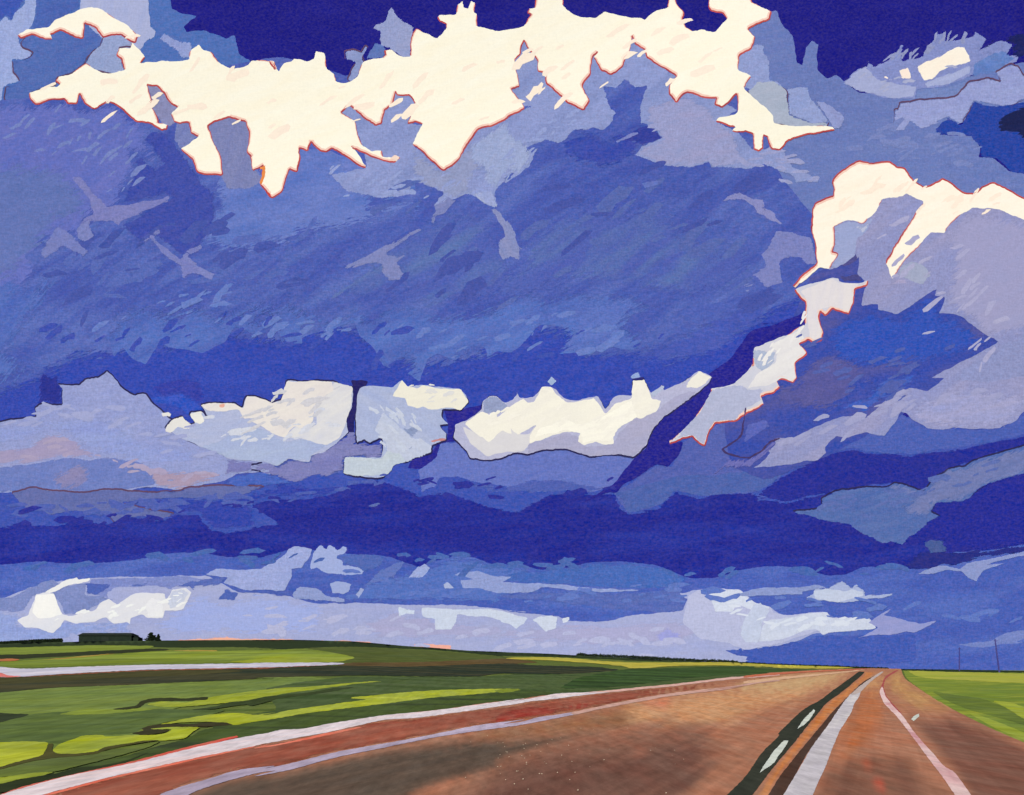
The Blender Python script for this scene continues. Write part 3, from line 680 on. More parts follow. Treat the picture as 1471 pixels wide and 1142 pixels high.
c_long = cloud('long bright white cloud with a tufted top in the middle of the row', 800, 610, [
 ('body', 'bab8d6', 'b4b6d8', 15, 'd', '12 1080,330 1140,310 1220,250 1225,210 1260,180 1300,180 1340,215 1385,200 1410,165; 22 80,160 100,190 170,185 220,130 260,130 290,145 330,190 400,205 510,178 550,250 590,190 620,175 690,178 695,95 750,90 790,165 850,120 860,150 960,105 1045,45 1115,80 1090,120 1045,160 960,220 860,290 800,360 770,440 700,505 630,490 540,490 470,502 400,480 340,460 220,465 140,490 80,480 0,510; 12 1270,520 1160,510 1130,460 1090,420 1070,400'),
 ('fold', 'b0acca', 'a8a8cc', 15, '', '22 140,432 330,375 400,385 440,440 540,440 590,430 620,370 700,300 830,250 900,190 1000,150 1040,160 960,220 860,290 800,360 765,440 700,500 630,488 470,500 400,478 340,458 220,463 140,488'),
 ('fold', '8e98c4', '9aa4cc', 20, '', '12 1225,215 1260,182 1300,182 1345,218 1370,240 1310,280 1230,270'),
 ('crest', 'd6d2dc', 'dedade', 10, '', '22 0,300 90,380 150,380 180,330 150,430 120,470 0,480; 12 1250,500 1160,430 1120,340 1200,380 1260,420 1330,360'),
 ('crest', 'f8f2e6', 'f0eae2', 25, '', '12 1130,325 1220,260 1300,295 1400,215 1440,195; 22 110,190 140,215 175,210 215,130 265,132 290,170 350,215 440,200 490,190 550,275 600,220 690,192 695,95 755,90 795,195 845,205 820,262 740,300 700,290 590,380 595,432 540,437 500,420 440,440 405,420 420,370 330,370 240,400 150,432 150,390 190,330 90,385 50,350; 12 1380,380 1330,360 1260,425 1200,385'),
 ('dab', 'fffaee', 'f6f0e8', 15, '', '22 500,300 600,250 690,200 720,290 620,350 580,420 500,415 430,430 420,380 340,360 180,400 150,425 200,350 330,300 420,330'),
 ('dab', 'f2ece2', 'e8e2dc', 30, '', '22 970,135 1000,85 1045,45 1115,80 1080,115 1030,140'),
 ('dab', '9ab0dc', 'a4b6dc', 50, '', '22 240,105 265,75 295,100 270,127'),
 ('dab', '8ea4dc', '98aadc', 30, '', '22 678,78 725,50 738,80 690,90'),
 ('dab', 'b4bedc', 'b0b8dc', 30, '', '22 785,165 860,118 865,140 840,160 800,190'),
 ('dab', '2e2c72', '34327a', 20, '', '22 690,90 750,78 760,92 700,98'),
])
c_tall = cloud('narrow white cloud climbing diagonally beside the dark cleft', 1130, 520, [
 ('body', 'd6d2de', 'c8cadc', 50, 'r', '31 262,572 330,545 400,530 460,510 490,515 495,530 540,540 600,540 645,525 640,550 575,570 570,640 545,700 510,690 460,670 420,710 395,685 385,720 410,800 400,840 360,855 330,835 280,860 325,910 260,960 270,1040 250,1065 200,1045 160,1050 175,1080; 32 180,130 150,160 80,180 95,220 70,240 0,270; 22 1290,275 1240,310 1130,320 1100,360 1075,440 1050,430 1010,390 960,400 885,432 960,360 1040,270 1110,165 1108,140 1230,115 1290,60 1330,10; 21 1330,980 1335,880; 31 120,850 230,810 285,770 315,760 320,640 280,600'),
 ('fold', 'aeb4d6', 'b6b8d6', 40, '', '22 1110,150 1180,130 1260,120 1310,145 1400,135 1370,170 1375,205 1300,240 1240,308 1130,318 1100,358 1072,436 1050,425 1010,388 960,396 900,425 1040,275'),
 ('fold', 'a8b4d2', 'b2bad4', 40, '', '31 40,890 160,900 150,960 100,1010 60,990 40,960'),
 ('crest', 'eae6e6', 'dedae0', 30, '', '31 130,870 280,790 310,830 280,860 320,910 255,960 265,1040 240,1058 190,1040 120,1080 10,1095 60,1020 160,960 170,900'),
 ('crest', 'e8e0e0', 'dcd6e0', 80, '', '31 290,580 460,515 495,540 600,545 570,570 568,640 545,690 460,662 390,680 380,720 400,800 390,840 340,830 330,760 330,640'),
])
more(c_storm, [
 ('contour', '403878', '4a3c70', 60, '', '22 1288,240 1296,245 1285,310 1275,385 1240,420 1175,458 1190,475 1240,492 1310,502 1370,470 1420,415 1471,400 1471,407 1425,424 1380,475 1312,511 1235,500 1180,482 1162,460 1230,415 1266,380'),
 ('fold', '5460be', '5a68c2', 40, '', '22 1300,330 1400,300 1420,340 1330,400 1280,430'),
 ('fold', '6468bc', '6e70c0', 40, '', '22 1110,600 1190,510 1300,510 1360,480 1450,400 1471,420; 32 110,420 150,400 160,440 60,530 30,560; 22 1200,560 1150,590'),
])

# --- the low bright clouds along the horizon
c_bank = cloud('pale lavender cloud bank lying along the horizon behind the fields', 600, 900, [
 ('fold', '4464c0', '4a6cc4', 4, '', '23 300,210 480,175 650,170 820,190 980,262 900,310 700,312 500,302 200,285 -100,260 -100,170 200,215'),
 ('fold', '506cc6', '5874cc', 5, '', '13 480,390 500,340 620,280 800,240 950,200 1080,140 1200,160 1471,220; 23 0,300 500,340 500,410 200,380 0,375; 13 1300,400 900,390 600,395'),
 ('fold', '5064be', '5a6ec0', 4, '', '23 160,325 400,333 740,330 900,312 985,345 960,430 850,442 500,410 200,372 0,360 0,340'),
 ('body', 'a0a8dc', 'aaaed8', 6, '', '03 -400,400 0,370 80,340 150,310 280,280 350,270 480,260 700,252 1000,247 1090,245 1180,290 1260,335 1471,345; 13 0,345 200,352 350,395 600,390 770,400 1100,400 1300,420 1471,440; 23 0,430 200,450 300,460 360,485 500,490 600,480 660,460 850,440 960,430 985,370 940,340 1040,320 1260,320 1340,390 1420,410 1471,450; 33 240,470 440,550 370,550 280,590 180,615 20,640; 23 1180,640 1250,670 1471,680; p 1100,990 -110,990'),
 ('fold', '8c9cdc', '98a6dc', 6, '', '03 -400,430 0,428 130,450 100,500 200,520 350,480 680,490 700,550 420,560 330,600 150,600 -400,640'),
 ('fold', '7484c8', '7e8cce', 12, '', '03 -400,400 60,360 150,310 280,262 330,300 460,280 450,350 530,350 580,370 450,440 340,460 310,380 180,350 120,440 -400,432'),
 ('fold', '7684d0', '808ed4', 4, '', '03 480,262 700,255 1000,247 1090,262 950,300 900,320 830,300 620,310 560,345 620,400 560,365 520,350 450,350 470,290'),
 ('fold', '9eacea', 'a4aee4', 4, '', '03 960,400 1040,340 1160,370 1471,350; 13 0,347 200,352 260,380 420,400 340,560 0,570; 03 1300,560 900,560 780,500 890,440'),
 ('fold', 'aeaad2', 'a6a8d4', 4, '', '13 600,500 750,430 900,470 1471,520; 23 0,520 300,500 600,500 900,470 1060,500 1060,560 900,600 600,620 300,610 0,580; 13 1000,580 650,580'),
 ('fold', '9a9ce2', 'a0a4de', 10, '', '23 810,560 880,520 970,560 930,610 840,610'),
 ('fold', 'b49ebc', 'bca8bc', 20, '', '23 1010,480 1070,480 1090,540 1040,550'),
 ('hollow', '4a60bc', '5268c0', 5, '', '03 450,285 600,290 560,325 510,350 460,345'),
 ('hollow', '5268be', '5c70c2', 3, '', '03 690,290 800,285 760,305 695,307'),
 ('hollow', '5468c0', '5c70c4', 12, '', '03 910,302 1000,275 1110,260 1205,250 1160,300 1030,305 1020,330 1005,310'),
 ('hollow', '4a60bc', '5068c0', 8, '', '03 1148,375 1190,312 1270,335 1240,380'),
 ('hollow', '4c62c0', '5468c2', -5, '', '03 1180,290 1280,318 1471,325; 13 150,325 200,330 220,365 255,378 200,355 0,345; 03 1471,343 1260,338'),
 ('fold', '4058bc', '465ec0', 3, '', '23 1170,645 1270,625 1380,615; 33 60,625 220,600 420,560 900,560 900,700 0,760 ; 23 1290,690 1250,668'),
 ('horizon_glow', 'f2a890', 'f4b8a4', 2, '', '03 930,640 935,585 1060,578 1150,570 1300,575 1471,576; 13 0,574 200,580 420,590 640,592 640,640'),
 ('horizon_glow', 'f0a898', 'f2b4a8', 2, '', '13 860,605 950,605 1060,612 1060,650 860,640'),
])
c_boat = cloud('small bright white cloud low above the long dark farm building', 70, 870, [
 ('body', 'dcdcea', 'e6e2e8', 20, '', '03 90,482 150,455 170,400 190,345 230,335 285,340 305,400 330,450 365,460 430,440 500,430 530,390 575,368 620,400 690,350 720,338 870,340 875,380 910,320 980,310 1012,335 990,380 970,420 930,432 870,430 860,470 780,470 750,450 690,470 685,502 670,490 600,500 560,465 500,490 400,500 340,480 320,515 280,550 230,535 200,522 130,520'),
 ('crest', 'f0eef0', 'f8f4f2', 60, '', '03 170,440 190,348 285,342 305,400 328,450 250,470 200,470'),
 ('dab', 'e6e4ee', 'eeecf0', 10, '', '03 760,400 800,360 860,380 862,465 785,468'),
 ('dab', 'f0eeee', 'e8e6ec', 25, '', '03 228,335 290,300 340,270 410,250 415,265 480,253 472,275 350,302 300,330 260,342'),
 ('fold', 'c4c8e2', 'ccd0e4', 20, '', '03 880,385 910,325 970,315 1005,335 960,400 900,425'),
])
c_twin = cloud('lilac cloud with two rounded towers under the indigo band', 430, 815, [
 ('body', '96a2dc', 'a2ace0', 10, '', '03 1085,240 1140,210 1300,215 1380,210 1420,185 1471,165; 13 60,205 100,185 160,150 190,125 200,105 235,90 325,105 310,150 270,205 215,210 218,250 180,327 60,320 0,325; 03 1280,318 1180,285 1205,255'),
 ('tower', '9caae0', 'a2aee2', 70, '', '13 305,220 330,130 350,100 375,80 400,105 415,80 460,110 490,88 515,100 500,130 460,140 455,155 490,165 490,190 570,200 600,220 590,240 500,245 400,235 350,205'),
 ('fold', '8c9ad2', '98a2d6', 5, '', '13 220,335 260,300 350,310 400,350 500,365 500,388 420,385 230,372'),
 ('dab', '98a6dc', 'a0acde', 10, '', '13 415,290 450,272 535,290 520,330 490,345 430,340'),
 ('dab', '98a4d8', 'a4aedc', 60, '', '13 552,350 580,308 605,318 570,365'),
 ('dab', '94a2dc', 'a0acde', 35, '', '13 828,260 880,200 920,178 950,205 910,258'),
 ('wisp', '4c64bc', '546cc0', 30, '', '13 480,140 600,130 710,148 690,190 600,230 560,200 490,190'),
 ('wisp', '5a70c4', '6478c8', 35, '', '13 600,300 690,210 800,165 820,175 760,260 700,275'),
])
c_skein = cloud('thin lilac skein of cloud drawn right across the blue under the indigo band', 760, 840, [
 ('body', '96a2d8', '8c9ad4', -2, '', '13 1075,242 1100,230 1200,220 1290,250 1380,252 1330,280 1390,285; 23 60,282 200,285 320,292 500,315 740,322 560,332 400,325 220,305 150,335 50,340 0,335; 13 1320,340 1210,312 1120,312 1108,270 1180,265'),
 ('dab', 'a4b0de', 'b0b8e0', -20, '', '13 1018,290 1040,277 1075,312 1025,316'),
 ('dab', 'a0acdc', 'a8b2de', 10, '', '13 1340,265 1380,250 1375,258'),
])
c_flecks = cloud('row of white cloud flecks along the top of the pale horizon bank', 690, 880, [
 ('body', 'c6cee8', 'd0d6ea', 5, '', '13 905,415 1000,420 1085,425 1250,420 1330,432 1400,455 1471,468; 23 60,450 140,470 120,500 80,527 40,500 0,490; 13 1320,482 1240,460 1150,460 1090,450 1085,490 1060,530 975,532 975,475 910,462'),
 ('dab', 'c8d2ea', 'd0d8ec', -10, '', '13 780,408 870,430 865,452 820,450 780,462'),
 ('dab', 'd0d6ea', 'c8cee6', 10, '', '23 150,480 240,455 300,465 290,525 235,545 200,512 180,490'),
 ('dab', 'd0d6ea', 'd8dcec', 20, '', '23 320,470 365,462 355,490 325,497'),
])
c_heap = cloud('bright white heap of cloud low over the horizon left of the road end', 1120, 870, [
 ('body', 'b4b8e0', 'bcbee0', 6, '', '23 970,430 990,350 1040,322 1130,316 1260,318 1340,388 1420,410 1440,440; 33 130,440 240,455 340,440 430,438 455,468 650,465 690,520 560,540 440,548 410,560 380,535 280,570 200,600 0,640; 23 1200,600 1050,580 960,500'),
 ('crest', 'ccd2ea', 'd6daec', 20, '', '23 1090,335 1130,318 1260,322 1340,390 1418,410 1392,447 1250,400 1220,437 1130,437 1110,370'),
 ('crest', 'c6cce6', 'd2d6ea', 8, '', '33 70,595 90,510 130,478 270,462 340,445 430,440 450,470 560,470 650,468 692,525 560,535 440,545 410,556 375,530 300,540 230,570 140,590'),
 ('dab', 'bac0e2', 'c4c8e4', 10, '', '23 1260,510 1330,493 1355,520 1340,540 1270,540'),
 ('dab', 'bcc4e4', 'c8cee8', 60, '', '33 0,460 40,400 80,385 130,430 90,490 70,600 0,600; 23 1260,560 1285,470'),
])
c_dart = cloud('small white dart shaped cloud above the vanishing point of the road', 1210, 850, [
 ('body', '8494d2', '8e9cd6', 8, '', '33 0,330 60,315 100,308 250,310 370,293 425,310 360,320 300,330 300,345 100,350 0,355 -60,345'),
 ('fold', 'a2aedc', 'aab4de', 8, '', '33 305,372 355,340 362,312 440,310 470,290 510,272 560,310 585,290 610,312 635,330 632,350 780,340 770,355 640,372 510,392 380,378'),
 ('crest', 'bcc6e4', 'c8cee8', 10, '', '33 360,325 420,315 520,330 560,318 620,330 622,352 530,375 490,388 370,370'),
])
c_feather = cloud('pale feathery cloud trailing off to the right below the heap', 1280, 895, [
 ('body', '9a9cd4', '8c96d4', 12, '', '33 650,495 690,465 770,420 730,455 760,460 860,488 920,500 1012,484 940,525 890,547 850,540 760,560 690,558 590,577 670,540 700,520'),
])
c_wing = cloud('thin white winged streak of cloud at right edge under the indigo band', 1400, 815, [
 ('body', '8492d2', '909cd6', 15, '', '33 910,237 950,215 1000,200 1060,193 1130,212 1170,180 1250,165 1350,145 1471,120 1700,85 1700,100 1471,140 1350,165 1270,190 1370,180 1280,210 1250,225 1220,277 1190,265 1140,222 1060,215 1000,235'),
])
c_pale = cloud('flat pale blue cloud low at right edge behind the two poles', 1425, 915, [
 ('body', '6c7ecc', '7888d0', 12, '', '33 1120,612 1200,600 1300,590 1350,560 1400,545 1471,535 1700,520 1700,590 1471,580 1430,595 1471,598 1350,607 1250,627'),
])

flecks(c_storm, '4a5cba', '5264bc', 6, '20,735 200,728 420,712 560,690', 12, 45, 10, 36, 11)
flecks(c_storm, '2e329a', '343a9e', 6, '20,745 200,750 420,715 600,690 800,712 900,705', 14, 45, 10, 36, 12)
flecks(c_storm, '4462b8', '4c6abc', 5, '40,812 300,798 560,800 800,812 1000,822 1300,818', 10, 45, 12, 40, 13)
flecks(c_storm, '5468b8', '5e70ba', 12, '1190,730 1260,720 1340,700 1440,660', 18, 25, 10, 34, 14)
flecks(c_hook, 'a6a6d0', 'b0aed0', 35, '1290,350 1360,400 1430,450 1380,520', 40, 30, 10, 36, 15)
flecks(c_hook, '4c5cb4', '5464b6', 25, '1170,500 1260,560 1330,500', 36, 30, 10, 34, 16)
flecks(c_hook, '9a9ecc', 'a4a4ce', 25, '1130,640 1230,600 1330,570 1440,560', 16, 30, 10, 34, 17)
flecks(c_streak, 'a4aad2', 'b0b4d6', 25, '1225,118 1300,110 1380,90', 12, 8, 7, 22, 18)
flecks(c_streak, '8a94c8', '949ccc', 55, '1270,85 1330,70 1350,55 1410,52', 8, 18, 8, 20, 19)
flecks(c_streak, '7080c6', '7888ca', 15, '1210,180 1280,200 1400,215', 26, 28, 10, 32, 20)
flecks(c_bank, 'b0b4de', 'b8b8dc', 5, '340,890 560,905 760,915 1000,915', 16, 45, 10, 36, 21)
flecks(c_storm, '5872cc', '627acc', 6, '480,835 760,860 960,850 1250,875 1450,880', 18, 45, 10, 38, 22)
flecks(c_square, 'ccd0e2', 'd6d6e2', 25, '280,612 360,630 470,610', 16, 24, 8, 24, 23)
flecks(c_long, 'faf4ea', 'f2ece4', 30, '700,600 780,600 860,610 930,580', 16, 26, 8, 24, 24)
flecks(c_cap, 'c2cae2', 'ccd0e2', 315, '540,590 600,610 560,640', 16, 18, 8, 22, 25)
flecks(c_peak, '9ca4d6', 'a6aad6', 8, '30,610 120,590 240,620 300,640', 18, 28, 10, 36, 26)
flecks(c_peak, 'a89cc0', 'b0a4c0', 8, '10,655 90,640 220,680 300,685', 10, 20, 10, 30, 27)
flecks(c_tall, 'f0ecea', 'e4e0e6', 50, '1090,520 1140,490 1165,440', 12, 16, 7, 20, 28)
flecks(c_boat, 'f4f4f4', 'eceaf0', 20, '60,880 150,882 260,860', 8, 18, 7, 20, 29)
flecks(c_heap, 'd6dcee', 'dcdff0', 10, '1040,865 1110,895 1220,895', 9, 20, 8, 24, 30)
flecks(c_hook, 'ffeedc', 'fde8d8', 30, '1200,300 1260,255 1330,285 1440,290', 16, 22, 9, 30, 32)
flecks(c_square, 'c8c8d4', 'd4d0d8', 25, '330,590 400,595 470,570', 28, 26, 9, 28, 33)
flecks(c_cap, 'dad8de', 'e6e2de', 15, '590,560 660,570', 8, 10, 7, 18, 34)

# ------------------------------------------------------------------ terrain
RIDGE_Y = 700.0
RIDGE = [(-1200, 935), (-300, 934), (0, 925), (60, 923), (150, 921), (300, 919.5), (420, 919), (500, 921), (600, 929), (680, 935), (760, 938), (900, 945), (1000, 950), (1150, 956.5), (1280, 961), (1471, 963), (1800, 964), (3000, 964)]

def ridge_row(px):
    for (x0, y0), (x1, y1) in zip(RIDGE, RIDGE[1:]):
        if px <= x1:
            t = max(0.0, (px - x0) / (x1 - x0))
            t = t * t * (3 - 2 * t) * 0.4 + t * 0.6
            return y0 + (y1 - y0) * t
    return RIDGE[-1][1]

def ground_z(X, Y):
    px = CX + F * X / max(Y, 60.0)
    zr = EYE + (HY - ridge_row(px)) / F * RIDGE_Y
    if Y <= 22:
        return 0.0
    if Y <= RIDGE_Y:
        full = zr / (RIDGE_Y - 40.0)
        if Y < 58:                       # eased foot of the slope
            t = (Y - 22) / 36.0
            return full * 18.0 * t * t
        return full * (Y - 40.0)
    if Y < 1300:
        t = (Y - RIDGE_Y) / 600.0
        return zr + (-3.0 - zr) * t * t * (3 - 2 * t)
    return -3.0

def drop(px, py, lift):
    """where the sight line through a spot of the photograph meets the ground"""
    ax, az = (px - CX) / F, (HY - py) / F
    def f(Y):
        return EYE + az * Y - ground_z(ax * Y, Y) - lift(Y)
    lo, hi = 6.0, None
    Y = 8.0
    while Y < RIDGE_Y:
        Y2 = min(RIDGE_Y, Y * 1.06)
        if f(Y2) <= 0:
            hi = Y2
            lo = Y
            break
        Y = Y2
    if hi is None:
        Y = RIDGE_Y - 1.0
    else:
        for _ in range(40):
            mid = (lo + hi) / 2
            if f(mid) > 0: lo = mid
            else: hi = mid
        Y = (lo + hi) / 2
    X = ax * Y
    return (X, Y, ground_z(X, Y) + lift(Y))

def build_ground():
    ys = [-400, -120, -40, -10, 0, 5, 10, 14, 18, 22]
    y = 22.0
    while y < 60:
        y += 2.0
        ys.append(y)
    while y < RIDGE_Y - 1:
        y = min(RIDGE_Y, y * 1.05)
        ys.append(y)
    for k in range(1, 13):
        ys.append(RIDGE_Y + 50 * k)
    ys += [1600, 2200, 3000, 4200, 6000, 9000, 14000]
    us = [i * 0.0062 - 1.0 for i in range(0, 323)]
    us = [-6, -4, -2.5, -1.6, -1.25] + us + [1.25, 1.6, 2.5, 4, 6]
    V, Fc = [], []
    for Y in ys:
        for u in us:
            X = u * max(Y, 60.0)
            V.append((X, Y, ground_z(X, Y)))
    n = len(us)
    for j in range(len(ys) - 1):
        for i in range(n - 1):
            a = j * n + i
            Fc.append((a, a + 1, a + n + 1, a + n))
    return link('ground', V, Fc, ground_mat('56682e', '647a34', 2, '4a5a2c'), smooth=len(Fc))

tag(build_ground(), 'rolling green prairie ground', None, None, 'structure')

GLAID = []
WEAR = []
ROAD = {}
def sheet(name, kind, a, b, heading, txt, third=None, label=None, soft=True, width=None, **kw):
    rng = random.Random(sum(map(ord, txt)))
    pts = parse(txt)
    if name == 'road_wear':
        WEAR.append((soften(pts, 0.2), a, b, 22.0 if width is None else width))
        return None
    base = soften(pts, 0.14) if soft else pts
    sw = dict(road_wear=26.0, road_shoulder=5.0).get(name, 0)
    if width is not None:
        sw = width
    # carry what runs out of the bottom of the photograph on towards the viewer
    n = len(base)
    ext = []
    for i in range(n):
        x, y = base[i]
        if y > 1143:
            for k in (i - 1, (i + 1) % n):
                q = base[k]
                if q[1] <= 1143:
                    t = (1300 - q[1]) / max(4.0, y - q[1])
                    t = min(t, 12)
                    x, y = q[0] + (x - q[0]) * t, q[1] + (y - q[1]) * t
                    break
        ext.append((x, y))
    poly = refine(ext, 5.0, 0.35, rng, 2.0)
    A = np.array(poly)
    x0, x1, y0, y1 = A[:, 0].min(), A[:, 0].max(), A[:, 1].min(), A[:, 1].max()
    rows = []
    y = y0 + 0.8
    while y < y1:
        st = min(9.0, max(1.0, (y - 950) / 7.0)) if y > 950 else 1.5
        if name == 'road':
            st = min(st, 4.0)
        xs = np.arange(x0 + rng.uniform(0, 9), x1, 5.0 if name == 'road' else 11.0)
        rows.append(np.stack([xs, np.full(len(xs), y)], 1))
        y += st
    G = np.concatenate(rows) if rows else np.zeros((0, 2))
    if len(G):
        G = G[inside(G, poly)]
    if len(G):
        G = G[dist(G, poly) > 0.7]
    V2, FC = triangulate(poly, [tuple(p) for p in G])
    smp = np.concatenate([A, G])
    bx = (x0, x1, y0, y1)
    lv = 1
    for (q, qs, qb, ql) in GLAID:
        if ql < lv or qb[0] > bx[1] or qb[1] < bx[0] or qb[2] > bx[3] or qb[3] < bx[2]:
            continue
        if inside(smp, q).any() or inside(qs, poly).any():
            lv = ql + 1
    GLAID.append((poly, smp, bx, lv))
    lift = lambda Y: lv * (0.0025 + 0.00004 * Y)
    verts = [drop(p[0], p[1], lift) for p in V2]
    fc = [f if (V2[f[1]][0]-V2[f[0]][0])*(V2[f[2]][1]-V2[f[0]][1])-(V2[f[1]][1]-V2[f[0]][1])*(V2[f[2]][0]-V2[f[0]][0]) < 0 else f[::-1] for f in FC]
    edge = [min(1.0, q / sw) for q in dist(np.array(V2), ext)] if sw else None
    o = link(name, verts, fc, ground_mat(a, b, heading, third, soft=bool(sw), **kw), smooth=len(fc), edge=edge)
    if name == 'road':
        ROAD['obj'], ROAD['px'], ROAD['ab'] = o, np.array(V2), (a, b)
    return tag(o, label, None, None, kind)

RD = 66     # heading of the road strokes
FAR = dict(long=60.0, across=9.0, fine=0.25)
# fields, from the ridge to the road; dark bands are shade painted as colour
sheet('shade_grass', 'stuff', '2c3626', '343e2a', 2, '04 -300,40 0,40 800,40 1471,40; 14 200,40 500,50 800,60 1200,110 1471,130; 24 200,130 700,140 1000,155 1471,165; 24 1471,182 1000,188 860,185 680,180 400,165 100,155 0,155; 14 1340,160 1100,135 900,120 600,108 400,108 150,122 0,120; 04 1471,115 1250,108 900,112 600,100 330,105 0,118 -300,122', **FAR)
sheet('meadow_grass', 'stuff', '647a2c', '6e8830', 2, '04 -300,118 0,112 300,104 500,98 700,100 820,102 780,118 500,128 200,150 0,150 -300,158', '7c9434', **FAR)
sheet('shade_grass', 'stuff', '2e3628', '3a3c2a', 2, '04 -300,160 0,148 200,145 400,135 700,120 870,116 900,125 760,132 560,146 250,162 100,172 0,175 -300,180', **FAR)
sheet('meadow_grass', 'stuff', '5c7028', '6c8830', 2, '04 -300,215 0,185 150,178 300,172 600,145 760,135 900,125 1150,130 1471,118; 14 100,122 300,118 480,140 560,165 400,188 0,192; 04 1471,192 900,198 400,208 100,215', '809834', **FAR)
sheet('meadow_grass', 'stuff', '4c5a30', '56622f', 2, '14 280,112 600,108 1000,130 1340,160 1471,165; 24 0,170 200,182 100,195 0,200; 14 1340,195 1000,200 700,195 480,185 560,162 420,135', **FAR)
sheet('dry_grass', 'stuff', '5c4c34', '665438', 2, '14 440,200 520,190 900,188 1340,168 1471,180; 24 200,190 0,200; 14 1340,196 1000,208 800,218 500,212', **FAR)
sheet('bare_soil', 'structure', 'b8724c', 'a86a48', 2, '04 -100,172 0,172 60,168 110,174 60,183 0,183 -100,183', **FAR)
sheet('dry_grass', 'stuff', 'a88648', '98863c', 2, '04 200,176 400,160 560,144 620,143 500,155 320,172', **FAR)
sheet('dry_grass', 'stuff', 'b08c44', '9c9040', 2, '04 860,128 1000,124 1140,124 1150,131 1000,130', **FAR)
sheet('lime_grass', 'stuff', '8a9c2c', '7e9430', 2, '14 0,172 140,160 320,162 480,168 560,163 480,185 300,192 0,190; 04 1471,190 1300,192 1200,185 1400,170', **FAR)
sheet('shade_grass', 'stuff', '333b2e', '2c3430', 2, '04 -300,285 0,268 400,248 800,228 1200,225 1471,216; 14 0,225 300,208 500,205 800,214 1340,194 1471,200; 24 0,195 200,205 500,212 640,230 400,250 100,250 0,247; 14 1200,264 900,262 600,258 300,262 0,272; 04 1471,270 1000,292 700,307 300,320 0,350 -300,370', '4c4834', long=30., across=4., fine=.5)
sheet('dry_grass', 'stuff', '46432e', '4c4a30', 2, '04 -300,285 0,270 400,250 800,230 1200,227 1300,235 1100,250 800,265 500,275 300,290 0,305 -300,320', long=30., across=4., fine=.5)
sheet('gravel_track', 'structure', 'c2bccc', 'b8b4c8', 2, '04 -300,200 0,212 70,220 150,224 300,217 500,210 700,204 900,200 1200,196 1471,190; 14 0,191 300,190 470,191 500,196 450,202 300,207 100,216 0,222; 04 1471,215 1100,222 800,226 400,246 100,266 0,268 -300,280', 'd0c6cc', long=30., across=2., fine=.6)
sheet('bare_soil', 'structure', 'c86464', 'd88078', 2, '04 -300,240 0,242 40,258 120,262 60,268 0,266 -300,262', long=30., across=2., fine=.6)
sheet('bare_soil', 'structure', '8c5240', '985c48', 2, '04 100,266 250,258 420,247 800,228 1100,222 1471,214; 14 0,222 200,212 450,202 300,210 100,220 0,227; 04 1471,219 1100,227 800,232 400,252 200,264', long=30., across=2., fine=.6)
sheet('meadow_grass', 'stuff', '5c7634', '66803a', 2, '04 -300,370 0,350 300,322 700,308 1000,293 1300,284 1471,276; 14 0,272 300,264 420,275 300,300 200,330 0,345; 04 1471,330 1200,365 1050,395 900,440 700,600 0,800 -300,860', '728a3a', long=14., across=2., fine=1.2)
sheet('mid_shade_grass', 'stuff', '4a5c34', '52643a', 2, '14 60,330 250,295 420,275 500,264 900,264 1200,266 1471,247; 24 0,248 200,252 400,250 640,230 1000,215 1471,198 1471,250 1000,300 700,325 300,362 0,405; 14 1471,385 1000,440 700,480 400,560 0,600; 04 1471,570 1300,600 1150,560 1100,505 1350,460 1471,440', '40502f', long=14., across=2., fine=1.2)  # darker green holds the shade of the slope in its colour
sheet('mid_shade_grass', 'stuff', '506830', '5a7234', 2, '04 -300,560 0,500 150,465 300,450 600,445 760,430 1000,440 1200,440 1100,470 900,500 760,535 700,565 540,572 440,580 310,620 255,612 130,605 0,612 -300,640', '486030', long=8., across=1., fine=1.6)
sheet('mid_shade_grass', 'stuff', '46542e', '505e34', 2, '04 -300,910 0,858 150,845 300,780 400,745 520,715 640,690 800,640 1000,590 1060,545 1230,520 1400,490 1471,475; 14 100,492 300,458 500,432 800,405 1000,375 1200,358 1471,335; 24 150,338 330,352 150,375 0,405; 14 1471,382 1200,415 1000,448 700,475 400,535 0,592; 04 1471,558 1100,640 900,680 600,748 300,810 100,865 0,875 -300,950', '3a432e', long=8., across=1., fine=1.6)
sheet('meadow_grass', 'stuff', '566a30', '4e6030', 2, '04 -300,800 0,750 100,728 300,690 510,668 600,645 800,612 850,605 780,640 600,690 480,720 300,765 180,775 0,795 -300,820', '62782e', long=8., across=1., fine=1.6)
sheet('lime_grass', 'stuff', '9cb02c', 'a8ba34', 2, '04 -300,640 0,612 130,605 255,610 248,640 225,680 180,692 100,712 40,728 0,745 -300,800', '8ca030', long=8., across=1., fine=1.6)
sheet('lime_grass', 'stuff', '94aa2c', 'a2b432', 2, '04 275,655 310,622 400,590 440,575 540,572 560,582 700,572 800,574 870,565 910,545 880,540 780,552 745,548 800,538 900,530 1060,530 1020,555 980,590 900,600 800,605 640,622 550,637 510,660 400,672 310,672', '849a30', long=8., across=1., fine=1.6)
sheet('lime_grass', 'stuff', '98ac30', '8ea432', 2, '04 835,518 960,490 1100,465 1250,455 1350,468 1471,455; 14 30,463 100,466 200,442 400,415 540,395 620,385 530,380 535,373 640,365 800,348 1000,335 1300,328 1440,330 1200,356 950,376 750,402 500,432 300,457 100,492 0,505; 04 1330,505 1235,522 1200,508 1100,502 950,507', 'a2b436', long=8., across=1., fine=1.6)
sheet('lime_grass', 'stuff', '80982e', '8a9e32', 2, '04 770,412 850,395 940,400 1000,400 1100,375 1200,358 1471,325; 14 0,368 50,340 140,325 340,315 560,295 640,288 700,290 600,298 500,310 330,335 200,350 100,370 0,392; 04 1300,392 1000,422 850,425', '94a838', long=8., across=1., fine=1.6)
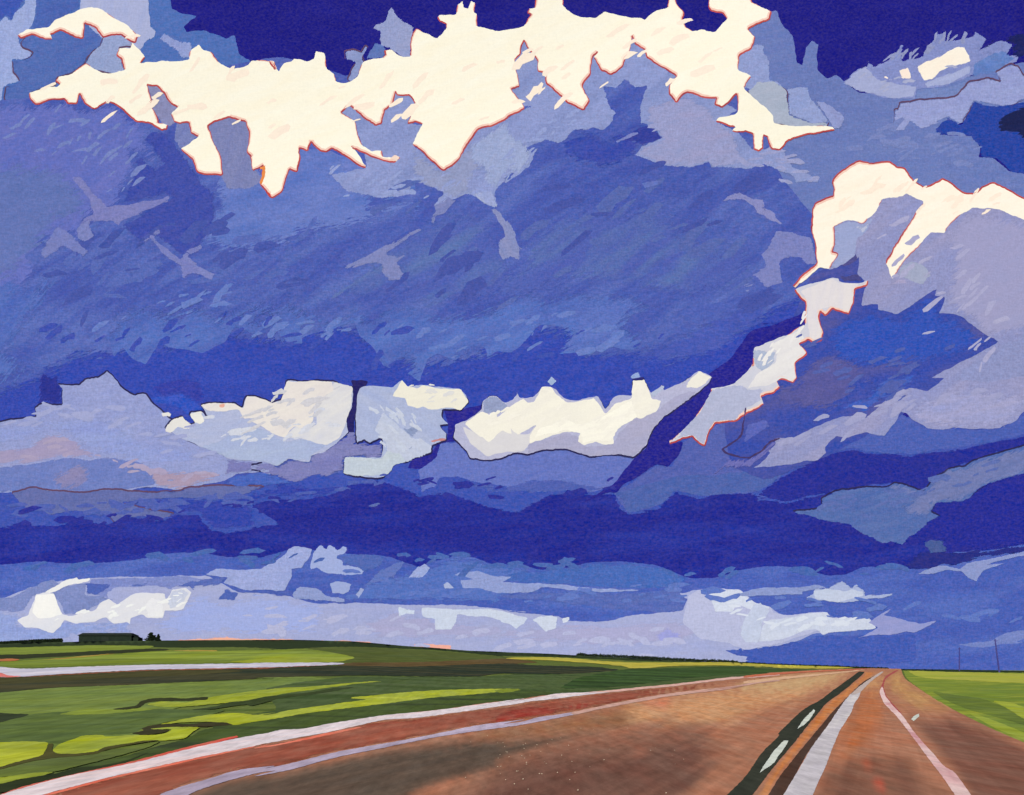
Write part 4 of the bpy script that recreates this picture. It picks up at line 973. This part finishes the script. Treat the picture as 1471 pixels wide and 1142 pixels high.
sheet('meadow_grass', 'stuff', '708a32', '7c9434', 2, '04 300,465 420,440 500,432 600,438 740,432 850,432 700,450 550,462 450,465', long=8., across=1., fine=1.6)
sheet('lime_grass', 'stuff', '90a630', '7c9230', 2, '04 -300,820 0,798 100,782 180,772 290,768 200,795 100,805 0,832 -300,880', long=6., across=1., fine=1.6)
sheet('shade_grass', 'stuff', '363a26', '3c3e2a', 2, '04 590,437 650,428 720,418 740,395 790,380 900,375 980,380 1100,370 1095,388 1000,392 850,393 770,402 735,430 660,440', long=8., across=1., fine=1.6)
sheet('shade_grass', 'stuff', '343c2c', '3c4430', 2, '04 -300,465 0,455 60,460 160,463 110,480 60,490 0,507 -300,520', long=8., across=1., fine=1.6)
sheet('shade_grass', 'stuff', '3c3c2a', '443e2c', 2, '04 690,565 760,548 745,540 790,522 900,512 1000,515 1100,505 1190,505 1235,520 1150,525 1060,530 900,528 780,540 900,546 880,556 800,570 760,572', long=8., across=1., fine=1.6)
sheet('shade_grass', 'stuff', '38422a', '404a2e', 2, '04 1000,440 1150,420 1200,400 1300,392 1400,370 1471,362; 14 0,392 100,370 330,345 450,322 560,320 350,355 150,380 80,400 0,420; 04 1300,410 1100,440', long=8., across=1., fine=1.6)
sheet('shade_grass', 'stuff', '4a4a2c', '54502e', 2, '04 -300,790 0,742 100,712 225,680 245,650 258,618 282,617 275,655 300,672 400,672 510,660 550,637 640,622 760,602 850,600 760,612 650,632 560,652 510,672 400,684 280,694 180,708 100,728 0,755 -300,810', long=8., across=1., fine=1.6)
sheet('shade_grass', 'stuff', '2e3626', '363e28', 2, '04 -300,900 0,832 150,798 300,775 400,745 520,738 640,715 800,660 700,705 600,745 300,812 100,862 0,872 -300,940', long=8., across=1., fine=1.6)
sheet('lime_grass', 'stuff', 'b8ac48', 'c4b454', 2, '24 15,168 100,162 250,162 380,168 500,180 680,190 900,190 1471,186; 34 0,192 200,196 450,208 580,218 500,222 300,222 0,212; 24 1471,212 1200,205 900,208 800,218 680,220 640,208 500,195 250,178 100,174', '8c9030', **FAR)
sheet('mid_shade_grass', 'stuff', '3e5430', '485e36', 2, '24 650,225 820,222 1000,215 1200,212 1471,215; 34 0,222 250,226 380,230 200,240 0,256; 24 1471,240 1200,255 1000,270 600,320 300,330 400,270', '2e3c28', long=30., across=3., fine=.6)
sheet('lime_grass', 'stuff', '6c8430', '788e30', 2, '24 -40,338 0,330 60,328 110,334 60,345 0,352', long=8., across=1., fine=1.6)

# field on the right of the road, with painted shade streaks
sheet('meadow_grass', 'stuff', '64802e', '6e8a30', 40, '34 830,222 1000,232 1471,240 1800,245 1800,760 1471,615 1300,540 1100,440 1030,400 980,370 880,300 845,265', '8a9c34', long=9., across=2., fine=1.2)
sheet('lime_grass', 'stuff', '98a83c', 'a4ac40', 5, '34 855,232 1000,236 1200,242 1471,250 1800,255 1800,310 1471,300 1250,290 1100,280 980,275 900,262', '86a034', long=20., across=3., fine=.6)
sheet('mid_shade_grass', 'stuff', '566e2c', '5e762e', 40, '34 980,340 1100,360 1250,380 1360,420 1471,490 1800,600 1800,640 1471,520 1330,480 1180,440 1060,390', '6c8430', long=9., across=2., fine=1.2)
sheet('lime_grass', 'stuff', '88a030', '94a836', 40, '34 1300,390 1400,400 1471,425 1800,480 1800,560 1471,490 1380,430', long=9., across=2., fine=1.2)
sheet('lime_grass', 'stuff', '829a30', '8ea436', 40, '34 1150,440 1300,490 1471,560 1800,690 1800,740 1471,600 1300,530', long=9., across=2., fine=1.2)
sheet('shade_grass', 'stuff', '2a3428', '32402a', 2, '34 560,222 640,214 820,212 1000,222 1200,228 1471,236 1800,238 1800,248 1471,244 1200,241 1000,237 850,232 700,226', **FAR)

# the road
sheet('road', 'structure', 'a06a54', 'b07a60', 68, '04 -300,1010 100,895 300,840 500,785 900,690 1200,630 1471,575; 14 0,625 150,575 400,530 700,470 1000,440 1250,402 1471,378; 24 0,405 200,365 300,358 600,335 900,305 1200,270 1471,250; 34 100,246 200,240 400,228 600,222 740,217 820,220 828,250 845,278 880,302 980,370 1100,440 1300,540 1471,612 1800,765 1800,950 -300,950', '8a5c4a', long=16., across=.7)
sheet('road_shoulder', 'structure', '8c4f40', '9a5848', 68, '04 190,910 400,850 600,800 900,715 1200,650 1471,605; 14 0,645 200,600 400,560 700,495 900,482 1200,440 1471,405; 24 0,425 300,380 600,345 900,318 1200,285 1471,262 1471,275 1200,300 1000,335 700,385 400,445 200,478 0,515; 14 1471,490 1200,520 1000,560 700,620 450,660 200,725 0,770; 04 1471,735 1200,770 1000,830 800,910', 'a86450', long=9., across=.6)
sheet('road_shoulder', 'structure', '8e3c36', '9c4a3e', 68, '24 0,450 150,425 300,415 600,385 900,340 1080,318 1100,325 900,352 700,385 400,440 200,475 0,505; 14 1350,510 1200,515 1300,470', 'a65446', long=9., across=.6)
sheet('road_wear', 'structure', '564a42', '665448', 68, '04 830,950 960,905 1100,860 1200,815 1471,772; 14 100,795 300,745 500,700 700,650 950,620 1200,585 1471,575; 24 0,600 150,585 300,570 450,550 380,600 200,650 0,710; 14 1300,760 1100,800 900,860 800,950', '6a4c42', long=8., across=.5)
sheet('road_wear', 'structure', '8a6048', '9c7052', 68, '24 0,540 150,520 300,480 480,462 620,430 800,395 900,400 820,470 700,530 500,545 300,565 150,580 0,595; 14 1350,600 1150,590 1250,545', long=8., across=.5)
sheet('road_wear', 'structure', 'c08862', 'cc9a72', 68, '24 620,420 800,385 1000,350 1200,330 1471,290; 34 100,285 300,250 480,240 560,240 470,290 380,345 250,400 100,440 0,470; 24 1200,520 1000,510 850,530 700,500', 'a0684c', long=14., across=.7)
sheet('road_wear', 'structure', 'be9a70', 'c8a47a', 68, '34 -40,300 100,285 300,255 420,245 520,245 470,285 400,310 250,340 100,345 0,340', 'a87c58', long=25., across=1.5)
sheet('road_wear', 'structure', 'cc7058', 'd08062', 68, '24 740,405 800,390 880,380 900,400 870,435 820,430', 'b87456', long=8., across=.5)
sheet('road_wear', 'structure', '8c6050', '966a56', 68, '24 0,720 200,640 450,560 700,540 900,470 940,460 880,500 800,560 1000,520 1150,540 1050,600 900,690 750,760 950,720 1200,600 1200,660 1050,800 900,950 100,950 0,860', '5c443a', long=8., across=.5)
sheet('road_wear', 'structure', '8a5040', '96583e', 68, '24 140,900 250,840 420,780 600,720 700,690 800,700 640,770 450,840 300,905', 'a46048', long=8., across=.5)
sheet('road_wear', 'structure', 'c06040', 'cc6c4a', 68, '24 700,680 720,650 770,645 795,670 780,690 740,700', 'a85a44', long=2., across=.5)
sheet('road_wear', 'structure', 'b06a48', 'b87450', 68, '34 470,700 520,560 560,460 600,370 650,320 700,330 720,400 740,460 700,560 640,640 560,680 520,720', 'a0603f', long=14., across=.7)
sheet('road_wear', 'structure', 'c08a60', 'c89468', 68, '34 600,330 640,290 720,240 722,290 705,340 660,330', long=14., across=.7)
sheet('road_wear', 'structure', '98644e', 'a26c54', 68, '34 355,910 430,740 520,720 640,720 800,700 880,740 1000,820 1060,910', '8c5a44', long=8., across=.5)
sheet('road_wear', 'structure', 'b88658', 'c09464', 68, '34 745,270 800,235 820,235 828,260 850,290 900,330 980,375 1080,440 1000,455 900,420 830,390 780,340', 'a06c4c', long=14., across=.7)
sheet('road_wear', 'structure', '7a5448', '845a4c', 68, '34 860,490 980,500 1100,470 1250,530 1471,625 1800,780 1800,950 1220,950 1100,760 1000,640 920,560', '6e4c40', long=8., across=.5)
sheet('road_wear', 'structure', '7a564a', '6e4c42', 68, '24 -20,740 300,660 600,660 900,580 1120,560 1080,760 1000,950 -300,950', width=42.0)
sheet('road_wear', 'structure', '8a604e', '7c5446', 68, '34 400,760 560,690 700,660 900,740 1080,930 380,930', width=30.0)
sheet('road_wear', 'structure', 'cc4c3c', 'd06048', 68, '34 690,812 715,815 735,862 720,850 700,835', long=2., across=.3)
sheet('road_wear', 'structure', 'b45a44', 'bc664a', 68, '34 610,705 640,690 655,750 640,755', long=2., across=.3)
# painted and worn lines of the road
sheet('edge_line', 'structure', 'c8584c', 'd87060', 68, '04 -100,925 100,850 300,800 700,712 1000,632 1250,575 1260,585 1000,650 700,728 350,800 100,872 -100,935', long=6., across=.4)
sheet('edge_line', 'structure', 'd86c58', 'e08068', 68, '04 200,895 600,790 1000,700 1471,600; 14 0,638 150,620 400,562 540,535 600,530 420,572 150,628 0,648; 04 1471,610 1000,712 600,802 250,895', long=6., across=.4)
sheet('edge_line', 'structure', 'dcd0d2', 'd2c4cc', 68, '04 -60,910 100,858 350,790 700,722 1000,645 1250,590 1471,552; 14 0,588 150,545 280,540 400,515 560,490 700,468 850,455 1000,440 1250,405 1471,375; 24 0,402 150,380 300,352 450,348 600,334 600,344 450,360 300,380 150,395 0,422; 14 1471,398 1200,438 900,480 700,492 560,525 400,560 150,605 0,632; 04 1471,598 1350,630 1000,700 600,790 250,880 170,910', 'e4cccc', long=6., across=.4)
sheet('edge_line', 'structure', 'dcb4aa', 'd0a094', 68, '24 440,350 600,334 750,318 900,305 1200,268 1471,250 1471,258 1200,280 900,316 750,330 600,346', long=12., across=.5)
sheet('inner_line', 'structure', 'b4a4bc', 'bcaec0', 68, '04 810,910 860,878 1000,832 1100,805 1200,772 1300,750 1471,733; 14 0,768 100,745 200,726 450,662 700,618 850,592 1000,562 1200,520 1471,488; 24 0,515 100,505 200,478 300,465 400,448 390,465 300,482 200,502 100,520 0,530; 14 1471,515 1200,550 1000,580 700,640 450,690 200,760 0,795; 04 1471,757 1350,775 1200,815 1050,862 950,910', 'a898ac', long=6., across=.4)
sheet('inner_line', 'structure', 'c0948a', 'd0a698', 68, '24 360,456 500,425 700,385 850,358 1000,340 1200,318 1350,292 1471,275 1471,288 1350,300 1200,332 1000,354 850,374 700,402 500,440 390,468', 'b08478', long=12., across=.5)
sheet('tar_strip', 'structure', '30352f', '3c3e35', 68, '24 1150,930 1290,795 1380,660 1471,575; 34 170,565 300,440 400,385 450,345 500,310 600,236 632,239 600,270 530,330 420,410 390,450 330,520 260,610 150,740 10,925', '3c3c34', long=9., across=.4)
sheet('road_wear', 'structure', 'c07446', 'c88452', 68, '34 50,925 170,740 260,620 320,545 400,450 430,412 530,335 620,265 640,240 690,240 620,290 520,385 450,455 380,535 300,630 180,770 100,925', 'a05c40', width=3.0)
sheet('tar_strip', 'structure', '4a3832', '54403a', 68, '34 100,925 180,790 300,640 380,545 450,460 520,390 620,290 735,232 700,262 640,300 600,330 520,400 470,470 400,590 330,660 270,770 200,925', '4c362c', long=9., across=.4)
sheet('center_line', 'structure', 'c4bcc0', 'bab2ba', 68, '34 185,915 275,765 350,635 440,515 490,440 520,395 560,350 612,330 600,370 575,405 560,450 530,500 500,545 480,590 455,650 425,735 380,830 345,915', 'd0c8c8', long=5., across=.35)
for t in ('34 75,772 96,735 120,700 155,650 203,602 226,602 210,635 172,685 152,718 130,735',
          '34 274,540 296,505 318,478 360,436 368,444 338,492 306,522',
          '34 873,490 890,472 917,460 917,475 888,498'):
    sheet('lane_dash', 'structure', 'd4d8cc', 'c4c8c0', 68, t, soft=False, long=2., across=.3)
sheet('side_line', 'structure', 'a04c4c', 'ac5a58', 68, '34 705,350 735,265 790,232 812,228 740,275 728,320 745,370 830,465 815,468 730,400', long=9., across=.4)
sheet('side_line', 'structure', 'dcb8b6', 'e2c4c0', 68, '34 712,330 722,315 740,370 780,420 830,470 900,570 1000,680 1050,740 1100,765 1150,830 1215,925 1130,925 1060,820 980,715 900,605 800,475 730,405 708,350', 'c89094', long=5., across=.35)

sheet('edge_line', 'structure', 'b8604a', 'c8765a', 68, '34 -10,260 100,249 250,239 400,231 560,224 640,221 640,225 400,238 250,247 100,259 -10,272', long=40., across=1.)
sheet('inner_line', 'structure', 'd0a484', 'd8b090', 68, '34 -10,288 150,270 300,256 500,239 620,227 640,229 500,246 300,268 150,284 -10,302', long=40., across=1.)
sheet('center_line', 'structure', 'c0aca4', 'b8a8a4', 68, '34 552,362 600,316 640,288 690,254 720,237 730,239 700,262 660,292 618,336 598,352', long=20., across=.6)

# lay the worn, dusty and dark bands of the road down in its pigment
def lay_road():
    o, P = ROAD['obj'], ROAD['px']
    me = o.data
    from mathutils import noise as mn
    ca, sa = math.cos(math.radians(68)), math.sin(math.radians(68))
    wob = np.zeros(len(P))
    for i, v in enumerate(me.vertices):
        al, ac = v.co.x * ca + v.co.y * sa, -v.co.x * sa + v.co.y * ca
        wob[i] = mn.noise((al / 24.0, ac / 0.5, 0.0)) + 0.6 * mn.noise((al / 12.0, ac / 0.2, 7.0))
    base = np.array([albedo(ROAD['ab'][0], KG)] * len(P)) * (1 - 0.5) + np.array([albedo(ROAD['ab'][1], KG)] * len(P)) * 0.5
    for poly, a, b, w in WEAR:
        ins = inside(P, poly)
        d = dist(P, poly) * np.where(ins, 1, -1) + wob * w * 0.35
        t = np.clip((d + w * 0.45) / (w * 1.1), 0, 1)
        t = t * t * (3 - 2 * t)
        m = np.clip(0.5 + wob * 0.6, 0, 1)[:, None]
        c = np.array(albedo(a, KG))[None] * (1 - m) + np.array(albedo(b, KG))[None] * m
        base = base * (1 - t[:, None]) + c * t[:, None]
    at = me.attributes.new('pigment', 'FLOAT_COLOR', 'POINT')
    at.data.foreach_set('color', np.concatenate([base, np.ones((len(P), 1))], 1).ravel().astype(np.float32))
    me.materials.clear()
    me.materials.append(paint('a06a54', 'b07a60', KG, 68, 14., .45, 2.2, 0.26, own=True))
lay_road()

# loose pale chips on the road surface
chips_v, chips_f = [], []
rng = random.Random(3)
for _ in range(70):
    px, py = (rng.gauss(760, 45), rng.gauss(1090, 22)) if rng.random() < 0.6 else (rng.uniform(700, 1000), rng.uniform(1040, 1140))
    if py > 1141 or py < 1030:
        continue
    x, y, z = drop(px, py, lambda Y: 0.05)
    s = rng.uniform(0.008, 0.02)
    b = len(chips_v)
    chips_v += [(x - s, y - s, z), (x + s, y - s * .7, z), (x + s * .8, y + s, z), (x - s, y + s * .8, z), (x, y, z + s)]
    chips_f += [(b, b + 1, b + 4), (b + 1, b + 2, b + 4), (b + 2, b + 3, b + 4), (b + 3, b, b + 4), (b + 3, b + 2, b + 1, b)]
tag(link('gravel_chips', chips_v, chips_f, ground_mat('b8a898', 'a89484', 0)), None, None, None, 'stuff')

# ------------------------------------------------------------------ things on the plain
DARK = ground_mat('1e2622', '242c26', 0, None, long=3., across=3., fine=.8)
ROOFM = ground_mat('222826', '282e2a', 0, None, long=3., across=3., fine=.8)
LEAF = ground_mat('232c22', '293424', 0, None, long=2., across=2., fine=1.)
BARK = ground_mat('2c2620', '342c26', 0, None, long=1., across=1., fine=3.)

def at_ridge(px, Y):
    X = (px - CX) / F * Y
    return Vector((X, Y, ground_z(X, Y)))

def box(V, Fc, x0, x1, y0, y1, z0, z1):
    b = len(V)
    V += [(x0, y0, z0), (x1, y0, z0), (x1, y1, z0), (x0, y1, z0), (x0, y0, z1), (x1, y0, z1), (x1, y1, z1), (x0, y1, z1)]
    Fc += [(b, b + 3, b + 2, b + 1), (b + 4, b + 5, b + 6, b + 7), (b, b + 1, b + 5, b + 4), (b + 1, b + 2, b + 6, b + 5), (b + 2, b + 3, b + 7, b + 6), (b + 3, b, b + 4, b + 7)]

Yb = 690.0
pb = at_ridge(151, Yb)
barn = empty('farm_building', pb, 'long low dark farm building on the ridge at left', 'building')
wl, hh = 41.0, 6.6      # length and full height in metres
V, Fc = [], []
box(V, Fc, -wl / 2, wl / 2, 0, 12, -3, 4.4)
o = link('wall', V, Fc, DARK); o.parent = barn
# hipped roof with eaves
V = [(-wl / 2 - .7, -.7, 4.4), (wl / 2 + .7, -.7, 4.4), (wl / 2 + .7, 12.7, 4.4), (-wl / 2 - .7, 12.7, 4.4),
     (-wl / 2 - .7, -.7, 4.7), (wl / 2 + .7, -.7, 4.7), (wl / 2 + .7, 12.7, 4.7), (-wl / 2 - .7, 12.7, 4.7),
     (-wl / 2 + 1.2, 4, hh), (wl / 2 - 2.2, 4, hh), (wl / 2 - 2.2, 8, hh), (-wl / 2 + 1.2, 8, hh)]
Fc = [(0, 3, 2, 1), (0, 1, 5, 4), (1, 2, 6, 5), (2, 3, 7, 6), (3, 0, 4, 7), (4, 5, 9, 8), (5, 6, 10, 9), (6, 7, 11, 10), (7, 4, 8, 11), (8, 9, 10, 11)]
o = link('roof', V, Fc, ROOFM); o.parent = barn
V, Fc = [], []
box(V, Fc, -3, 3, -.12, 0.1, -2, 3.7)
o = link('door', V, Fc, ROOFM); o.parent = barn
V, Fc = [], []
box(V, Fc, wl / 2, wl / 2 + 4.5, 1.5, 10, -3, 3.0)
b = len(V)
V += [(wl / 2, 1.2, 5.0), (wl / 2 + 5.2, 1.2, 1.8), (wl / 2 + 5.2, 10.3, 1.8), (wl / 2, 10.3, 5.0), (wl / 2, 1.2, 4.7), (wl / 2 + 5.2, 1.2, 1.5), (wl / 2 + 5.2, 10.3, 1.5), (wl / 2, 10.3, 4.7)]
Fc += [(b, b + 1, b + 2, b + 3), (b + 7, b + 6, b + 5, b + 4), (b, b + 4, b + 5, b + 1), (b + 1, b + 5, b + 6, b + 2), (b + 2, b + 6, b + 7, b + 3)]
o = link('lean_to', V, Fc, DARK); o.parent = barn

def leaves(V, Fc, rng, c, r, n, s):
    for _ in range(n):
        while True:
            d = Vector((rng.uniform(-1, 1), rng.uniform(-1, 1), rng.uniform(-1, 1)))
            if d.length < 1:
                break
        p = Vector(c) + Vector((d.x * r[0], d.y * r[1], d.z * r[2]))
        u = Vector((rng.uniform(-1, 1), rng.uniform(-1, 1), rng.uniform(-1, 1))).normalized()
        w = u.orthogonal().normalized()
        k = s * rng.uniform(0.6, 1.3)
        b = len(V)
        V += [tuple(p - u * k), tuple(p + w * k * .6), tuple(p + u * k), tuple(p - w * k * .6)]
        Fc.append((b, b + 1, b + 2, b + 3))

def limb(V, Fc, p, q, r0, r1, n=7):
    p, q = Vector(p), Vector(q)
    ax = (q - p).normalized()
    u = ax.orthogonal().normalized()
    w = ax.cross(u)
    b = len(V)
    for c, r in ((p, r0), (q, r1)):
        for i in range(n):
            t = 2 * math.pi * i / n
            V.append(tuple(c + (u * math.cos(t) + w * math.sin(t)) * r))
    for i in range(n):
        k = (i + 1) % n
        Fc.append((b + i, b + k, b + n + k, b + n + i))
    Fc.append(tuple(b + i for i in range(n))[::-1])
    Fc.append(tuple(b + n + i for i in range(n)))

def small_tree(px, Y, h, w, label, seed):
    rng = random.Random(seed)
    p = at_ridge(px, Y)
    t = empty('tree', p, label, 'tree', 'farmyard trees')
    V, Fc = [], []
    limb(V, Fc, (0, 0, -.5), (0.1, 0, h * .45), .28, .18)
    limb(V, Fc, (0.1, 0, h * .45), (0, .1, h * .85), .18, .06)
    for k in range(5):
        a = k * 1.3
        z = h * (.25 + .1 * k)
        limb(V, Fc, (0.05, 0, z), (math.cos(a) * w * .35, math.sin(a) * w * .35, z + h * .15), .09, .03, 5)
    o = link('trunk', V, Fc, BARK); o.parent = t
    V, Fc = [], []
    for k in range(60):
        z = rng.random() ** 1.5
        rr = w * .5 * (1 - z) ** .7 * math.sqrt(rng.random())
        a = rng.uniform(0, 6.28)
        leaves(V, Fc, rng, (math.cos(a) * rr, math.sin(a) * rr, h * (.06 + z * .86)), (w * .14, w * .14, h * .09), 60, .34)
    o = link('crown', V, Fc, LEAF); o.parent = t

small_tree(217.5, 690, 6.6, 9.5, 'bushy dark tree standing right of the farm building', 1)
small_tree(227.5, 690, 5.2, 3.6, 'thin pointed dark tree, rightmost one by the farm building', 2)

# clipped windbreak at the far left
rng = random.Random(9)
ph = at_ridge(40, 690)
V, Fc = [], []
hx0, hx1 = (-60 - 40) / F * 690, (88 - 40) / F * 690
n = 46
for k in range(n):
    x = hx0 + (hx1 - hx0) * k / (n - 1)
    zz = ground_z(ph.x + x, 690) - ph.z
    top = 1.2 + 1.7 * k / (n - 1)
    leaves(V, Fc, rng, (x, 0, zz + top * .5), (1.3, 1.0, top * .6), 260, .4)
hedge = tag(link('hedge', V, Fc, LEAF), 'low dark hedge on the ridge at the left edge', 'hedge')
hedge.location = ph

# far wood along the skyline, too small and too many to count
V, Fc = [], []
px = 830.0
while px < 1275:
    Y = 694
    p = at_ridge(px, Y)
    h = (1.3 + 1.2 * rng.random()) * (1.0 if px < 1060 else .55)
    leaves(V, Fc, rng, (p.x, p.y, p.z + h * .45), (1.5, 1.2, h * .6), 90, .42)
    px += 2.2
tag(link('far_wood', V, Fc, LEAF), 'line of far dark bushes along the skyline', None, None, 'stuff')

# utility poles at the right
POLE = ground_mat('3c3a78', '44407c', 0, None, long=1., across=1., fine=2.)
def utility_pole(px, ytop, Y, lean, label):
    p = at_ridge(px, Y)
    top = EYE + (HY - ytop) / F * Y
    h = top - p.z
    r = empty('utility_pole', p, label, 'utility pole', 'utility poles beyond the right field')
    V, Fc = [], []
    limb(V, Fc, (0, 0, -1), (lean, 0, h), .40, .28, 8)
    o = link('pole', V, Fc, POLE); o.parent = r
    V, Fc = [], []
    zc = h * .94
    lx = lean * .94
    box(V, Fc, lx - .9, lx + .9, -.32, -.22, zc - .1, zc + .1)
    o = link('crossarm', V, Fc, POLE); o.parent = r
    for dx in (-.75, -.3, .3, .75):
        V, Fc = [], []
        limb(V, Fc, (lx + dx, -.27, zc + .1), (lx + dx, -.27, zc + .4), .07, .05, 6)
        o = link('insulator', V, Fc, POLE); o.parent = r
utility_pole(1378, 930, 520, .1, 'shorter, fainter utility pole, the left one of two')
utility_pole(1436, 918, 420, -2.2, 'taller leaning utility pole, the right one of two')

# ------------------------------------------------------------------ sky
def build_sky():
    R = 9000.0
    V, Fc = [], []
    na, ne = 64, 20
    for j in range(ne + 1):
        e = math.radians(-3 + 75 * j / ne)
        for i in range(na + 1):
            a = math.radians(-85 + 170 * i / na)
            V.append((R * math.cos(e) * math.sin(a), R * math.cos(e) * math.cos(a), R * math.sin(e)))
    for j in range(ne):
        for i in range(na):
            b = j * (na + 1) + i
            Fc.append((b, b + na + 1, b + na + 2, b + 1))
    m = paint('24217e', '2a288a', KW, 0, 500, 150, 0.5 / M_PX, 0.2, None, True)
    return tag(link('sky', V, Fc, m, smooth=len(Fc)), 'deep indigo sky', None, None, 'structure')
build_sky()

ELEV, AZ = math.radians(31), math.radians(-24)       # sun behind the viewer, to the left
S.world = bpy.data.worlds.new('World')
S.world.use_nodes = True
nt = S.world.node_tree
bg = nt.nodes['Background']
sky = nt.nodes.new('ShaderNodeTexSky')
sky.sky_type = 'NISHITA'
sky.sun_disc = False
sky.sun_elevation = ELEV
sky.sun_rotation = math.pi + math.radians(24)
nt.links.new(sky.outputs['Color'], bg.inputs['Color'])
bg.inputs['Strength'].default_value = 0.07
sun = bpy.data.lights.new('Sun', 'SUN')
sun.energy = 4.5
sun.angle = math.radians(0.5)
sun.color = (1.0, 0.95, 0.87)
so = bpy.data.objects.new('sun', sun)
COL.objects.link(so)
sd = Vector((math.sin(AZ) * math.cos(ELEV), -math.cos(AZ) * math.cos(ELEV), math.sin(ELEV)))
so.rotation_euler = sd.to_track_quat('Z', 'Y').to_euler()

# ------------------------------------------------------------------ camera
cam = bpy.data.cameras.new('camera')
cam.sensor_fit = 'HORIZONTAL'
cam.sensor_width = 36.0
cam.lens = 36.0 * F / W
cam.shift_y = (HY - H / 2) / W
cam.clip_start = 0.1
cam.clip_end = 30000
co = bpy.data.objects.new('camera', cam)
co.location = (0, 0, EYE)
co.rotation_euler = (math.pi / 2, 0, 0)
COL.objects.link(co)
S.camera = co
S.cycles.transparent_max_bounces = 24
S.view_settings.view_transform = 'Standard'
S.view_settings.look = 'None'
S.view_settings.exposure = 0
S.view_settings.gamma = 1
